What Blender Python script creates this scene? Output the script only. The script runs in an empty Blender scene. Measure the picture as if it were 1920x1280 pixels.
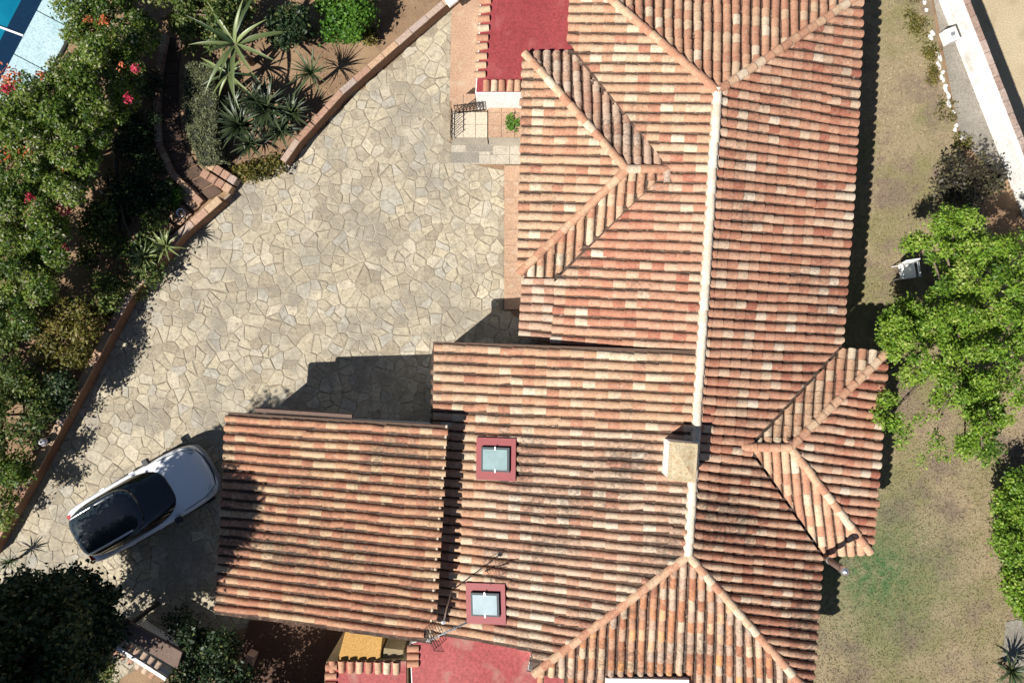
import bpy, bmesh, math, random
import numpy as np
from mathutils import Vector, Matrix, noise
random.seed(7); RNG = np.random.default_rng(11)
R = math.radians
C = bpy.context.scene.collection

# ------------------------------------------------------------------ camera, sky, sun, exposure
H = 24.0            # drone height above the courtyard (m)
S0 = 59.0           # photograph pixels per metre on the ground
cam_d = bpy.data.cameras.new('camera'); cam = bpy.data.objects.new('camera', cam_d); C.objects.link(cam)
cam.location = (0, 0, H); cam_d.sensor_width = 36; cam_d.lens = 36*H/(1920/S0); cam_d.clip_end = 500
bpy.context.scene.camera = cam
SUN_DIR = Vector((0.682, 0.55, -1.0)).normalized()          # direction the light travels
ELEV = math.asin(-SUN_DIR.z); AZ = math.atan2(-SUN_DIR.x, -SUN_DIR.y)
w = bpy.data.worlds.new('World'); bpy.context.scene.world = w; w.use_nodes = True
nt = w.node_tree; nt.nodes.clear()
sky = nt.nodes.new('ShaderNodeTexSky'); sky.sky_type = 'NISHITA'; sky.sun_disc = False
sky.sun_elevation = ELEV; sky.sun_rotation = AZ; sky.air_density = 0.8; sky.dust_density = 0.3
bg = nt.nodes.new('ShaderNodeBackground'); bg.inputs[1].default_value = 0.05
out = nt.nodes.new('ShaderNodeOutputWorld')
nt.links.new(sky.outputs[0], bg.inputs[0]); nt.links.new(bg.outputs[0], out.inputs[0])
sd = bpy.data.lights.new('sun', 'SUN'); sd.energy = 5.0; sd.angle = R(0.5); sd.color = (1.0, 0.965, 0.91)
so = bpy.data.objects.new('sun', sd); C.objects.link(so); so.location = (-20, -16, 30)
so.rotation_euler = SUN_DIR.to_track_quat('-Z', 'Y').to_euler()
vs = bpy.context.scene.view_settings
vs.view_transform = 'Standard'; vs.look = 'None'; vs.gamma = 1; vs.use_curve_mapping = False; vs.exposure = 0.6

# ------------------------------------------------------------------ helpers
def P(px, py, z=0.0):
    s = S0*H/(H-z)
    return Vector(((px-960)/s, (640-py)/s, z))
CAM = Vector((0, 0, H))
class Plane:
    def __init__(s, a, b, c):
        s.p = a.copy(); n = (b-a).cross(c-a).normalized()
        s.n = n if n.z > 0 else -n
    def z(s, x, y):
        return s.p.z - (s.n.x*(x-s.p.x) + s.n.y*(y-s.p.y))/s.n.z
    def ray(s, px, py):
        d = P(px, py, 0) - CAM
        t = (s.p-CAM).dot(s.n)/d.dot(s.n)
        return CAM + d*t
def tag(o, label=None, cat=None, group=None, kind=None):
    if label: o['label'] = label
    if cat: o['category'] = cat
    if group: o['group'] = group
    if kind: o['kind'] = kind
    return o
def link(name, me, m, parent=None, smooth=False):
    o = bpy.data.objects.new(name, me); C.objects.link(o)
    if m is not None and len(me.materials) == 0:
        for mm in (m if isinstance(m, (list, tuple)) else [m]): me.materials.append(mm)
    if smooth:
        me.polygons.foreach_set('use_smooth', [True]*len(me.polygons))
    if parent is not None:
        o.parent = parent
        o.matrix_parent_inverse = WINV(parent)
    return o
ROOTS = {}
def WINV(p):
    m = Matrix.Identity(4); q = p
    while q is not None:
        m = q.matrix_basis @ m if q.parent is None else q.matrix_parent_inverse @ q.matrix_basis @ m
        q = q.parent
    return m.inverted()
def part_local(name, me, m, parent, mat4, smooth=False):
    "a part placed in its parent's own coordinates"
    o = bpy.data.objects.new(name, me); C.objects.link(o)
    if len(me.materials) == 0: me.materials.append(m)
    if smooth: me.polygons.foreach_set('use_smooth', [True]*len(me.polygons))
    o.parent = parent; o.matrix_basis = mat4
    return o
def mesh(verts, faces, name='mesh'):
    me = bpy.data.meshes.new(name); me.from_pydata([tuple(v) for v in verts], [], faces); me.update()
    return me
def obj(name, verts, faces, m, parent=None, smooth=False):
    return link(name, mesh(verts, faces, name), m, parent, smooth)
def empty(name, loc, rz=0):
    o = bpy.data.objects.new(name, None); C.objects.link(o); o.location = loc; o.rotation_euler = (0, 0, rz)
    o.empty_display_size = 0.3
    return o
class MB:
    def __init__(s): s.v = []; s.f = []
    def add(s, v, f):
        n = len(s.v); s.v += [Vector(x) for x in v]; s.f += [tuple(i+n for i in q) for q in f]; return s
    def prism(s, poly, z0, z1):
        "poly: list of xy (or xyz); z0 / z1 numbers or functions of x, y"
        n = len(poly); pl = [(p[0], p[1]) for p in poly]
        a = sum(pl[i][0]*pl[(i+1) % n][1]-pl[(i+1) % n][0]*pl[i][1] for i in range(n))
        if a < 0: pl.reverse()
        f0 = z0 if callable(z0) else (lambda x, y: z0); f1 = z1 if callable(z1) else (lambda x, y: z1)
        v = [(x, y, f0(x, y)) for x, y in pl] + [(x, y, f1(x, y)) for x, y in pl]
        f = [tuple(range(n-1, -1, -1)), tuple(range(n, 2*n))] + [(i, (i+1) % n, n+(i+1) % n, n+i) for i in range(n)]
        return s.add(v, f)
    def bar(s, a, b, wd, z0, z1):
        "box along plan line a-b"
        a = Vector((a[0], a[1])); b = Vector((b[0], b[1])); d = (b-a).normalized(); q = Vector((-d.y, d.x))*wd/2
        return s.prism([a-q, b-q, b+q, a+q], z0, z1)
    def box(s, c, sx, sy, sz, M=None):
        v = [Vector((x*sx/2, y*sy/2, z*sz/2)) for z in (-1, 1) for y in (-1, 1) for x in (-1, 1)]
        v = [(M @ (q+Vector(c))) if M else q+Vector(c) for q in v]
        return s.add(v, [(0, 2, 3, 1), (4, 5, 7, 6), (0, 1, 5, 4), (2, 6, 7, 3), (0, 4, 6, 2), (1, 3, 7, 5)])
    def tube(s, pts, rad, n=6, cap=True):
        pts = [Vector(p) for p in pts]; rings = []
        if not isinstance(rad, (list, tuple)): rad = [rad]*len(pts)
        base = len(s.v)
        for i, p in enumerate(pts):
            d = (pts[min(i+1, len(pts)-1)]-pts[max(i-1, 0)]).normalized()
            a = d.cross(Vector((0, 0, 1)));
            if a.length < 0.05: a = d.cross(Vector((1, 0, 0)))
            a.normalize(); b = d.cross(a)
            s.v += [p + (a*math.cos(2*math.pi*k/n)+b*math.sin(2*math.pi*k/n))*rad[i] for k in range(n)]
        for i in range(len(pts)-1):
            for k in range(n):
                k2 = (k+1) % n
                s.f.append((base+i*n+k, base+(i+1)*n+k, base+(i+1)*n+k2, base+i*n+k2))
        if cap:
            s.f.append(tuple(base+k for k in range(n))); s.f.append(tuple(base+(len(pts)-1)*n+k for k in range(n-1, -1, -1)))
        return s
    def rings(s, rings, cap0=True, cap1=True):
        n = len(rings[0]); base = len(s.v)
        for r in rings: s.v += [Vector(p) for p in r]
        for i in range(len(rings)-1):
            for k in range(n):
                k2 = (k+1) % n
                s.f.append((base+i*n+k, base+i*n+k2, base+(i+1)*n+k2, base+(i+1)*n+k))
        if cap0: s.f.append(tuple(base+k for k in range(n-1, -1, -1)))
        if cap1: s.f.append(tuple(base+(len(rings)-1)*n+k for k in range(n)))
        return s
    def build(s, name, m, parent=None, smooth=False): return obj(name, s.v, s.f, m, parent, smooth)
    def me(s, name='mesh'): return mesh(s.v, s.f, name)
def bevel(o, width=0.02, seg=2):
    md = o.modifiers.new('bevel', 'BEVEL'); md.width = width; md.segments = seg; md.limit_method = 'ANGLE'; md.angle_limit = R(40)
    return o
def subsurf(o, n=1):
    md = o.modifiers.new('subsurf', 'SUBSURF'); md.levels = n; md.render_levels = n; return o
def inside(x, y, poly):
    r = False; n = len(poly); j = n-1
    for i in range(n):
        xi, yi, xj, yj = poly[i][0], poly[i][1], poly[j][0], poly[j][1]
        if (yi > y) != (yj > y) and x < (xj-xi)*(y-yi)/(yj-yi)+xi: r = not r
        j = i
    return r

# ------------------------------------------------------------------ materials
def newmat(name):
    m = bpy.data.materials.new(name); m.use_nodes = True; t = m.node_tree; t.nodes.clear()
    o = t.nodes.new('ShaderNodeOutputMaterial'); b = t.nodes.new('ShaderNodeBsdfPrincipled')
    t.links.new(b.outputs[0], o.inputs[0]); return m, t, b, o
def ramp(t, stops, fac, interp='LINEAR'):
    r = t.nodes.new('ShaderNodeValToRGB'); r.color_ramp.interpolation = interp; e = r.color_ramp.elements
    while len(e) < len(stops): e.new(0.5)
    for i, (p, c) in enumerate(stops):
        e[i].position = p; e[i].color = tuple(c)+(1,) if len(c) == 3 else c
    t.links.new(fac, r.inputs[0]); return r.outputs[0]
def pos(t):
    return t.nodes.new('ShaderNodeNewGeometry').outputs['Position']
def nz(t, scale, detail=4, vec=None, rough=0.55):
    n = t.nodes.new('ShaderNodeTexNoise'); n.inputs['Scale'].default_value = scale; n.inputs['Detail'].default_value = detail
    n.inputs['Roughness'].default_value = rough
    t.links.new(vec if vec is not None else pos(t), n.inputs['Vector']); return n.outputs['Fac']
def mix(t, a, b, fac, mode='MIX'):
    m = t.nodes.new('ShaderNodeMix'); m.data_type = 'RGBA'; m.blend_type = mode
    for sock, v in ((m.inputs[6], a), (m.inputs[7], b), (m.inputs[0], fac)):
        if isinstance(v, (int, float)): sock.default_value = v
        elif isinstance(v, tuple): sock.default_value = v+(1,)
        else: t.links.new(v, sock)
    return m.outputs[2]
def bump(t, b, h, strength=0.3, dist=0.02):
    n = t.nodes.new('ShaderNodeBump'); n.inputs['Strength'].default_value = strength; n.inputs['Distance'].default_value = dist
    t.links.new(h, n.inputs['Height']); t.links.new(n.outputs[0], b.inputs['Normal'])
def ground_mat(name, c1, c2, c3=None, s1=1.2, s2=30, rough=0.9, bs=0.3, spec=0.2):
    m, t, b, o = newmat(name)
    a = ramp(t, [(0.32, c1), (0.68, c2)], nz(t, s1, 5))
    f = nz(t, s2, 3)
    g = ramp(t, [(0.3, (0.72, 0.72, 0.72)), (0.7, (1.2, 1.2, 1.2))], f)
    c = mix(t, a, g, 1.0, 'MULTIPLY')
    if c3: c = mix(t, c, c3, ramp(t, [(0.55, (0, 0, 0)), (0.72, (1, 1, 1))], nz(t, s1*2.3, 6)))
    t.links.new(c, b.inputs['Base Color']); b.inputs['Roughness'].default_value = rough
    b.inputs['Specular IOR Level'].default_value = spec
    if bs: bump(t, b, f, bs, 0.02)
    return m
def plain(name, c, rough=0.5, metal=0, spec=0.5, coat=0, var=0.12, vs_=8):
    m, t, b, o = newmat(name)
    if var:
        k = ramp(t, [(0.3, (1-var,)*3), (0.7, (1+var,)*3)], nz(t, vs_, 4))
        t.links.new(mix(t, tuple(c), k, 1.0, 'MULTIPLY'), b.inputs['Base Color'])
    else: b.inputs['Base Color'].default_value = tuple(c)+(1,)
    b.inputs['Roughness'].default_value = rough; b.inputs['Metallic'].default_value = metal
    b.inputs['Specular IOR Level'].default_value = spec; b.inputs['Coat Weight'].default_value = coat
    return m
def tint_src(t, kind):
    if kind == 'object': return t.nodes.new('ShaderNodeObjectInfo').outputs['Random']
    a = t.nodes.new('ShaderNodeAttribute'); a.attribute_name = 'tint'; return a.outputs['Fac']
def tile_mat(name, stops, kind, lichen=0.5, dark=(0.05, 0.04, 0.032)):
    m, t, b, o = newmat(name)
    base = ramp(t, stops, tint_src(t, kind))
    g = ramp(t, [(0.28, (0.5, 0.47, 0.46)), (0.5, (1, 1, 1)), (0.72, (1.36, 1.36, 1.36))], nz(t, 15, 9, rough=0.8))
    c = mix(t, base, g, 1.0, 'MULTIPLY')
    pale = ramp(t, [(0.54, (0, 0, 0)), (0.72, (0.6, 0.6, 0.6))], nz(t, 7, 7, rough=0.7))
    c = mix(t, c, (0.52, 0.40, 0.285), pale)
    l1 = nz(t, 0.55, 3); l2 = nz(t, 11, 6, rough=0.7)
    mm = t.nodes.new('ShaderNodeMath'); mm.operation = 'MULTIPLY'; t.links.new(l1, mm.inputs[0]); t.links.new(l2, mm.inputs[1])
    lf = ramp(t, [(0.30-0.08*lichen, (0, 0, 0)), (0.42-0.08*lichen, (lichen,)*3)], mm.outputs[0])
    c = mix(t, c, dark, lf)
    t.links.new(c, b.inputs['Base Color']); b.inputs['Roughness'].default_value = 0.85
    b.inputs['Specular IOR Level'].default_value = 0.25
    bump(t, b, nz(t, 45, 3), 0.35, 0.01)
    return m
def stone_mat(name, kind):
    m, t, b, o = newmat(name)
    base = ramp(t, [(0, (0.28, 0.235, 0.17)), (0.2, (0.37, 0.315, 0.225)), (0.45, (0.39, 0.34, 0.245)), (0.7, (0.43, 0.37, 0.26)),
                    (0.85, (0.35, 0.325, 0.27)), (1, (0.50, 0.43, 0.31))], tint_src(t, kind))
    g = ramp(t, [(0.3, (0.5, 0.5, 0.5)), (0.5, (1, 1, 1)), (0.7, (1.35, 1.35, 1.35))], nz(t, 10, 9, rough=0.8))
    c = mix(t, base, g, 1.0, 'MULTIPLY')
    wear = ramp(t, [(0.47, (0, 0, 0)), (0.60, (0.8, 0.8, 0.8))], nz(t, 0.5, 10, rough=0.72))
    c = mix(t, c, (0.235, 0.21, 0.168), wear)
    blea = ramp(t, [(0.52, (0, 0, 0)), (0.68, (0.6, 0.6, 0.6))], nz(t, 1.3, 6, rough=0.65))
    c = mix(t, c, (0.46, 0.41, 0.32), blea)
    sp = ramp(t, [(0.56, (0, 0, 0)), (0.68, (0.75, 0.75, 0.75))], nz(t, 6, 8, rough=0.7))
    c = mix(t, c, (0.15, 0.12, 0.085), sp)
    t.links.new(c, b.inputs['Base Color']); b.inputs['Roughness'].default_value = 0.85
    b.inputs['Specular IOR Level'].default_value = 0.2
    bump(t, b, nz(t, 14, 6), 0.5, 0.02)
    return m
def leaf_mat(name, stops, trans=0.25, rough=0.5, spec=0.3):
    m, t, b, o = newmat(name)
    c = ramp(t, stops, tint_src(t, 'attr'))
    t.links.new(c, b.inputs['Base Color']); b.inputs['Roughness'].default_value = rough
    b.inputs['Specular IOR Level'].default_value = spec
    tr = t.nodes.new('ShaderNodeBsdfTranslucent'); t.links.new(c, tr.inputs[0])
    mx = t.nodes.new('ShaderNodeMixShader'); mx.inputs[0].default_value = trans
    t.links.new(b.outputs[0], mx.inputs[1]); t.links.new(tr.outputs[0], mx.inputs[2]); t.links.new(mx.outputs[0], o.inputs[0])
    return m

PAL = {
 'cream': [(0, (0.37, 0.17, 0.10)), (0.15, (0.43, 0.23, 0.13)), (0.5, (0.46, 0.285, 0.165)), (0.82, (0.48, 0.325, 0.20)), (0.93, (0.53, 0.41, 0.265)), (1, (0.58, 0.475, 0.33))],
 'red': [(0, (0.31, 0.11, 0.065)), (0.12, (0.40, 0.18, 0.105)), (0.5, (0.45, 0.235, 0.14)), (0.8, (0.47, 0.275, 0.17)), (0.93, (0.52, 0.37, 0.24)), (1, (0.58, 0.47, 0.34))],
 'dark': [(0, (0.30, 0.12, 0.07)), (0.2, (0.38, 0.18, 0.105)), (0.6, (0.42, 0.24, 0.145)), (0.9, (0.47, 0.32, 0.2)), (1, (0.54, 0.42, 0.29))],
 'sooty': [(0, (0.37, 0.18, 0.11)), (0.2, (0.43, 0.25, 0.155)), (0.6, (0.46, 0.31, 0.2)), (0.9, (0.52, 0.40, 0.27)), (1, (0.56, 0.46, 0.33))],
 'south': [(0, (0.31, 0.13, 0.07)), (0.2, (0.42, 0.19, 0.09)), (0.45, (0.42, 0.25, 0.155)), (0.7, (0.40, 0.29, 0.205)), (0.88, (0.50, 0.37, 0.24)), (1, (0.54, 0.25, 0.09))],
 'garage': [(0, (0.34, 0.15, 0.085)), (0.4, (0.41, 0.20, 0.11)), (0.8, (0.44, 0.26, 0.14)), (1, (0.50, 0.35, 0.2))],
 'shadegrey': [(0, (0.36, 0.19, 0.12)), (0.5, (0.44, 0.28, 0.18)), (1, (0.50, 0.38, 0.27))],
 'ridge': [(0, (0.62, 0.50, 0.36)), (0.5, (0.70, 0.60, 0.44)), (1, (0.74, 0.65, 0.50))],
 'hip': [(0, (0.40, 0.19, 0.11)), (0.5, (0.48, 0.26, 0.15)), (0.85, (0.52, 0.35, 0.21)), (1, (0.6, 0.48, 0.33))],
}
PAL = {k: [(p, (c[0]*1.0, c[1]*1.01, c[2]*1.07)) for p, c in v] for k, v in PAL.items()}
LICH = {'cream': 0.42, 'red': 0.42, 'dark': 0.68, 'sooty': 0.6, 'south': 0.6, 'garage': 0.55, 'shadegrey': 0.5, 'ridge': 0.1, 'hip': 0.25}
MT = {(p, k): tile_mat('tile_%s_%s' % (p, k), PAL[p], k, LICH[p]) for p in PAL for k in ('object', 'attr')}
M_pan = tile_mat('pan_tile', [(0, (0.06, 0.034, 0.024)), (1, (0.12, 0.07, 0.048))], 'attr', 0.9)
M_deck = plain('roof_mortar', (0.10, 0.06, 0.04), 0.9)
M_white = ground_mat('white_plaster', (0.74, 0.72, 0.68), (0.82, 0.80, 0.76), None, 1.5, 20, 0.85, 0.15)
M_whitew = ground_mat('grimy_white_wall', (0.66, 0.64, 0.60), (0.80, 0.78, 0.74), (0.50, 0.47, 0.42), 0.8, 16, 0.85, 0.2)
M_redroof = ground_mat('red_roof_paint', (0.25, 0.042, 0.045), (0.30, 0.055, 0.057), (0.33, 0.085, 0.082), 0.7, 18, 0.7, 0.15)
M_redroof2 = ground_mat('red_roof_paint_worn', (0.31, 0.068, 0.066), (0.37, 0.10, 0.095), (0.36, 0.21, 0.165), 0.55, 14, 0.75, 0.15)
M_redframe = plain('red_paint', (0.235, 0.032, 0.034), 0.6, var=0.08)
M_soil = ground_mat('garden_soil', (0.20, 0.125, 0.075), (0.30, 0.20, 0.12), (0.14, 0.09, 0.055), 0.9, 25, 0.95, 0.5)
M_road = ground_mat('dirt_road', (0.40, 0.32, 0.205), (0.46, 0.375, 0.25), (0.33, 0.26, 0.165), 0.5, 22, 0.95, 0.4)
M_mortar = ground_mat('paving_mortar', (0.18, 0.145, 0.105), (0.37, 0.315, 0.235), None, 1.0, 20, 0.95, 0.4)
M_concrete = ground_mat('pale_concrete', (0.20, 0.18, 0.15), (0.27, 0.245, 0.205), None, 1.0, 22, 0.9, 0.3)
M_step = ground_mat('worn_step_stone', (0.36, 0.325, 0.265), (0.43, 0.385, 0.31), (0.28, 0.25, 0.2), 1.6, 22, 0.9, 0.3)
M_kerbwhite = ground_mat('whitewashed_stone', (0.55, 0.53, 0.48), (0.72, 0.7, 0.66), None, 3.0, 22, 0.9, 0.4)
M_terra = ground_mat('terracotta_paving', (0.35, 0.22, 0.145), (0.42, 0.275, 0.185), (0.42, 0.33, 0.24), 1.2, 22, 0.85, 0.25)
M_palepav = ground_mat('pale_stone_paving', (0.50, 0.42, 0.32), (0.56, 0.48, 0.37), None, 1.5, 22, 0.85, 0.25)
M_patio = ground_mat('brown_patio_shade_darkened', (0.075, 0.038, 0.023), (0.105, 0.055, 0.034), None, 1.0, 22, 0.7, 0.2)  # brown tile colour darkened to carry the shade over the patio
M_ochre = ground_mat('ochre_plaster', (0.42, 0.235, 0.07), (0.47, 0.27, 0.085), None, 1.0, 22, 0.85, 0.15)
M_khaki = plain('khaki_plaster', (0.26, 0.2, 0.11), 0.85)
M_brick = ground_mat('garden_wall_brick', (0.16, 0.085, 0.055), (0.22, 0.125, 0.08), (0.14, 0.10, 0.075), 1.6, 20, 0.9, 0.3)
M_pathbrown = ground_mat('dark_path_tile', (0.08, 0.05, 0.037), (0.12, 0.078, 0.056), None, 2.0, 22, 0.85, 0.25)
M_stoneO = stone_mat('flagstone', 'object'); M_stoneA = stone_mat('flagstone_field', 'attr')
M_bark = ground_mat('bark', (0.13, 0.095, 0.07), (0.22, 0.17, 0.125), None, 6, 40, 0.95, 0.6)
M_iron = plain('wrought_iron', (0.025, 0.022, 0.02), 0.5, 0.3)
M_alu = plain('aluminium', (0.62, 0.62, 0.63), 0.35, 0.9, var=0)
M_dullmetal = plain('dull_metal', (0.30, 0.30, 0.31), 0.6, 0.2, var=0)
M_flue = plain('brown_flue', (0.16, 0.10, 0.08), 0.6, 0.2)
M_slab = ground_mat('brown_slab', (0.14, 0.095, 0.075), (0.18, 0.125, 0.1), None, 1.0, 22, 0.85, 0.2)
M_pool = None
def pool_mat():
    m, t, b, o = newmat('pool_water')
    f = nz(t, 1.1, 3)
    t.links.new(ramp(t, [(0.3, (0.003, 0.11, 0.19)), (0.7, (0.006, 0.17, 0.26))], f), b.inputs['Base Color'])
    b.inputs['Roughness'].default_value = 0.05; b.inputs['IOR'].default_value = 1.33
    bump(t, b, nz(t, 3.5, 2), 0.12, 0.03); return m
M_pool = pool_mat()
M_coping = ground_mat('pool_coping_stone', (0.33, 0.47, 0.50), (0.41, 0.54, 0.57), None, 1.5, 22, 0.8, 0.15)
def lawn_mat(name, kind):
    m, t, b, o = newmat(name)
    if kind == 'base': f = nz(t, 40, 4)
    else: f = tint_src(t, 'attr')
    dry = ramp(t, [(0, (0.17, 0.13, 0.08)), (0.5, (0.275, 0.215, 0.13)), (1, (0.41, 0.335, 0.215))], f)
    grn = ramp(t, [(0, (0.12, 0.112, 0.05)), (0.5, (0.195, 0.175, 0.083)), (1, (0.30, 0.262, 0.14))], f)
    big = ramp(t, [(0.44, (0, 0, 0)), (0.58, (0.9, 0.9, 0.9))], nz(t, 0.45, 7, rough=0.62))
    c = mix(t, dry, grn, big)
    bare = ramp(t, [(0.50, (0, 0, 0)), (0.62, (0.9, 0.9, 0.9))], nz(t, 0.7, 8, rough=0.68))
    c = mix(t, c, ramp(t, [(0, (0.12, 0.088, 0.064)), (1, (0.26, 0.195, 0.142))], f), bare)
    # watered green patch beside the house, a real patch of live grass
    g = t.nodes.new('ShaderNodeVectorMath'); g.operation = 'DISTANCE'; t.links.new(pos(t), g.inputs[0]); g.inputs[1].default_value = tuple(P(1640, 1072))
    gp = ramp(t, [(0.0, (1, 1, 1)), (0.15, (0.5, 0.5, 0.5)), (0.3, (0, 0, 0))], g.outputs['Value'])
    d = t.nodes.new('ShaderNodeMath'); d.operation = 'MULTIPLY'; d.inputs[1].default_value = 0.1; t.links.new(g.outputs['Value'], d.inputs[0])
    gp = ramp(t, [(0.05, (1, 1, 1)), (0.12, (0.55, 0.55, 0.55)), (0.36, (0, 0, 0))], d.outputs[0])
    gp = mix(t, gp, ramp(t, [(0.34, (0.25, 0.25, 0.25)), (0.6, (1, 1, 1))], nz(t, 3.5, 9, rough=0.75)), 1.0, 'MULTIPLY')
    c = mix(t, c, ramp(t, [(0, (0.035, 0.085, 0.03)), (1, (0.10, 0.18, 0.07))], f), gp)
    t.links.new(c, b.inputs['Base Color']); b.inputs['Roughness'].default_value = 0.9; b.inputs['Specular IOR Level'].default_value = 0.1
    if kind == 'base': bump(t, b, nz(t, 60, 3), 0.5, 0.02)
    return m
M_lawn = lawn_mat('dry_lawn', 'base'); M_blade = lawn_mat('dry_grass_blades', 'attr')

L_hedge = leaf_mat('bougainvillea_leaf', [(0, (0.03, 0.07, 0.012)), (0.4, (0.09, 0.155, 0.02)), (0.8, (0.17, 0.23, 0.03)), (0.95, (0.24, 0.28, 0.06)), (1, (0.40, 0.40, 0.26))], 0.35)
L_bright = leaf_mat('bright_tree_leaf', [(0, (0.055, 0.12, 0.012)), (0.45, (0.15, 0.27, 0.024)), (0.8, (0.23, 0.35, 0.035)), (1, (0.33, 0.40, 0.09))], 0.3)
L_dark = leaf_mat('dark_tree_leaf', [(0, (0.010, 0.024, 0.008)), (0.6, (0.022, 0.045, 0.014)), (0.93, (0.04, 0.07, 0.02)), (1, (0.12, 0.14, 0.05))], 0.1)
L_olive = leaf_mat('olive_shrub_leaf', [(0, (0.05, 0.055, 0.012)), (0.5, (0.13, 0.12, 0.022)), (0.85, (0.20, 0.18, 0.04)), (1, (0.24, 0.16, 0.06))])
L_mid = leaf_mat('mid_shrub_leaf', [(0, (0.025, 0.05, 0.012)), (0.5, (0.07, 0.11, 0.02)), (0.85, (0.14, 0.17, 0.035)), (1, (0.22, 0.22, 0.08))])
L_grey = leaf_mat('clipped_hedge_leaf', [(0, (0.06, 0.07, 0.03)), (0.5, (0.13, 0.14, 0.065)), (1, (0.22, 0.23, 0.12))], 0.15)
L_lush = leaf_mat('lush_bush_leaf', [(0, (0.03, 0.09, 0.01)), (0.5, (0.07, 0.17, 0.016)), (1, (0.13, 0.25, 0.03))], 0.3)
L_twig = leaf_mat('dry_shrub_leaf', [(0, (0.03, 0.025, 0.018)), (0.6, (0.06, 0.055, 0.03)), (1, (0.11, 0.10, 0.045))], 0.1)
L_red = leaf_mat('red_bract', [(0, (0.42, 0.02, 0.05)), (0.6, (0.55, 0.04, 0.09)), (1, (0.62, 0.12, 0.16))], 0.25)
L_orange = leaf_mat('orange_bract', [(0, (0.45, 0.07, 0.03)), (0.6, (0.58, 0.16, 0.06)), (1, (0.6, 0.3, 0.15))], 0.25)
def blade_mat(name, c1, c2):
    m, t, b, o = newmat(name)
    t.links.new(ramp(t, [(0, c1), (1, c2)], tint_src(t, 'object')), b.inputs['Base Color'])
    b.inputs['Roughness'].default_value = 0.42; b.inputs['Specular IOR Level'].default_value = 0.45; return m
M_agave = blade_mat('agave_leaf', (0.014, 0.024, 0.009), (0.055, 0.075, 0.03))
M_banana = blade_mat('strap_leaf', (0.02, 0.04, 0.01), (0.19, 0.23, 0.085))
M_aloe = blade_mat('aloe_leaf', (0.09, 0.13, 0.04), (0.22, 0.25, 0.09))
M_palm = blade_mat('palm_leaf', (0.035, 0.055, 0.02), (0.09, 0.12, 0.05))

# ------------------------------------------------------------------ ground, lawn, road, water
def sheet(name, pts, z, m, kind='structure', parent=None):
    o = obj(name, [(p.x, p.y, z) for p in pts], [tuple(range(len(pts)))], m, parent)
    if o.data.polygons[0].normal.z < 0: o.data.flip_normals()
    if kind: o['kind'] = kind
    return o
WALL_A = P(1752, -60, 0); WALL_B = P(1893, 300, 0)     # foot of the white wall, garden side (see boundary_wall)
wdir = (WALL_B-WALL_A).normalized(); wnor = Vector((wdir.y*-1, wdir.x, 0));
if wnor.x < 0: wnor = -wnor
# garden plateau: one big sheet, ending at the white wall; the road lies lower beyond it
fa = WALL_A - wdir*60 + wnor*0.15; fb = WALL_B + wdir*90 + wnor*0.15
g = obj('ground', [(-70, -70, 0), (fb.x, fb.y, 0), (fa.x, fa.y, 0), (-70, 70, 0)], [(0, 1, 2, 3)], M_soil); g['kind'] = 'structure'
o = obj('road', [(-20, -90, -3.0), (120, -90, -3.0), (120, 90, -3.0), (-20, 90, -3.0)], [(0, 1, 2, 3)], M_road); o['kind'] = 'structure'
LAWN = [P(*q) for q in ((1500, -80), (1735, -80), (1760, 90), (1800, 270), (1850, 420), (1990, 620), (2060, 1360), (1470, 1360), (1470, 900), (1540, 500))]
lawn = sheet('lawn', LAWN, 0.012, M_lawn)
def blades(name, poly, n, m, L=(0.03, 0.075), wd=0.014, z=0.012, parent=None):
    xs = [p.x for p in poly]; ys = [p.y for p in poly]
    pts = []
    while len(pts) < n:
        x = random.uniform(min(xs), max(xs)); y = random.uniform(min(ys), max(ys))
        if inside(x, y, poly): pts.append((x, y))
    p = np.array(pts); n = len(p); a = RNG.uniform(0, 2*np.pi, n); l = RNG.uniform(L[0], L[1], n); lean = RNG.uniform(0.2, 1.0, n)
    d = np.stack([np.cos(a), np.sin(a)], 1); q = np.stack([-np.sin(a), np.cos(a)], 1)*wd
    v = np.zeros((n, 3, 3)); v[:, 0, :2] = p-q; v[:, 1, :2] = p+q; v[:, 2, :2] = p+d*(l*lean)[:, None]
    v[:, :2, 2] = z; v[:, 2, 2] = z+l*np.sqrt(1-lean**2*0.9)
    return raw(name, v.reshape(-1, 3), n, 3, np.repeat(RNG.random(n), 3), m, parent)
def raw(name, v, nf, k, tint, m, parent=None):
    me = bpy.data.meshes.new(name); me.vertices.add(len(v)); me.vertices.foreach_set('co', v.astype(np.float32).ravel())
    me.loops.add(nf*k); me.loops.foreach_set('vertex_index', np.arange(nf*k, dtype=np.int32))
    me.polygons.add(nf); me.polygons.foreach_set('loop_start', np.arange(0, nf*k, k, dtype=np.int32))
    me.update(calc_edges=True)
    at = me.attributes.new('tint', 'FLOAT', 'POINT'); at.data.foreach_set('value', tint.astype(np.float32))
    return link(name, me, m, parent)
gv = [P(*q) for q in ((1570, -30), (1730, -30), (1760, 90), (1800, 270), (1850, 420), (1960, 620), (1960, 1320), (1500, 1320), (1520, 1000), (1560, 640))]
tag(blades('dry_grass', gv, 60000, M_blade), 'short dry tan grass with greener patches covering the lawn beside the house', 'grass', kind='stuff')

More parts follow.
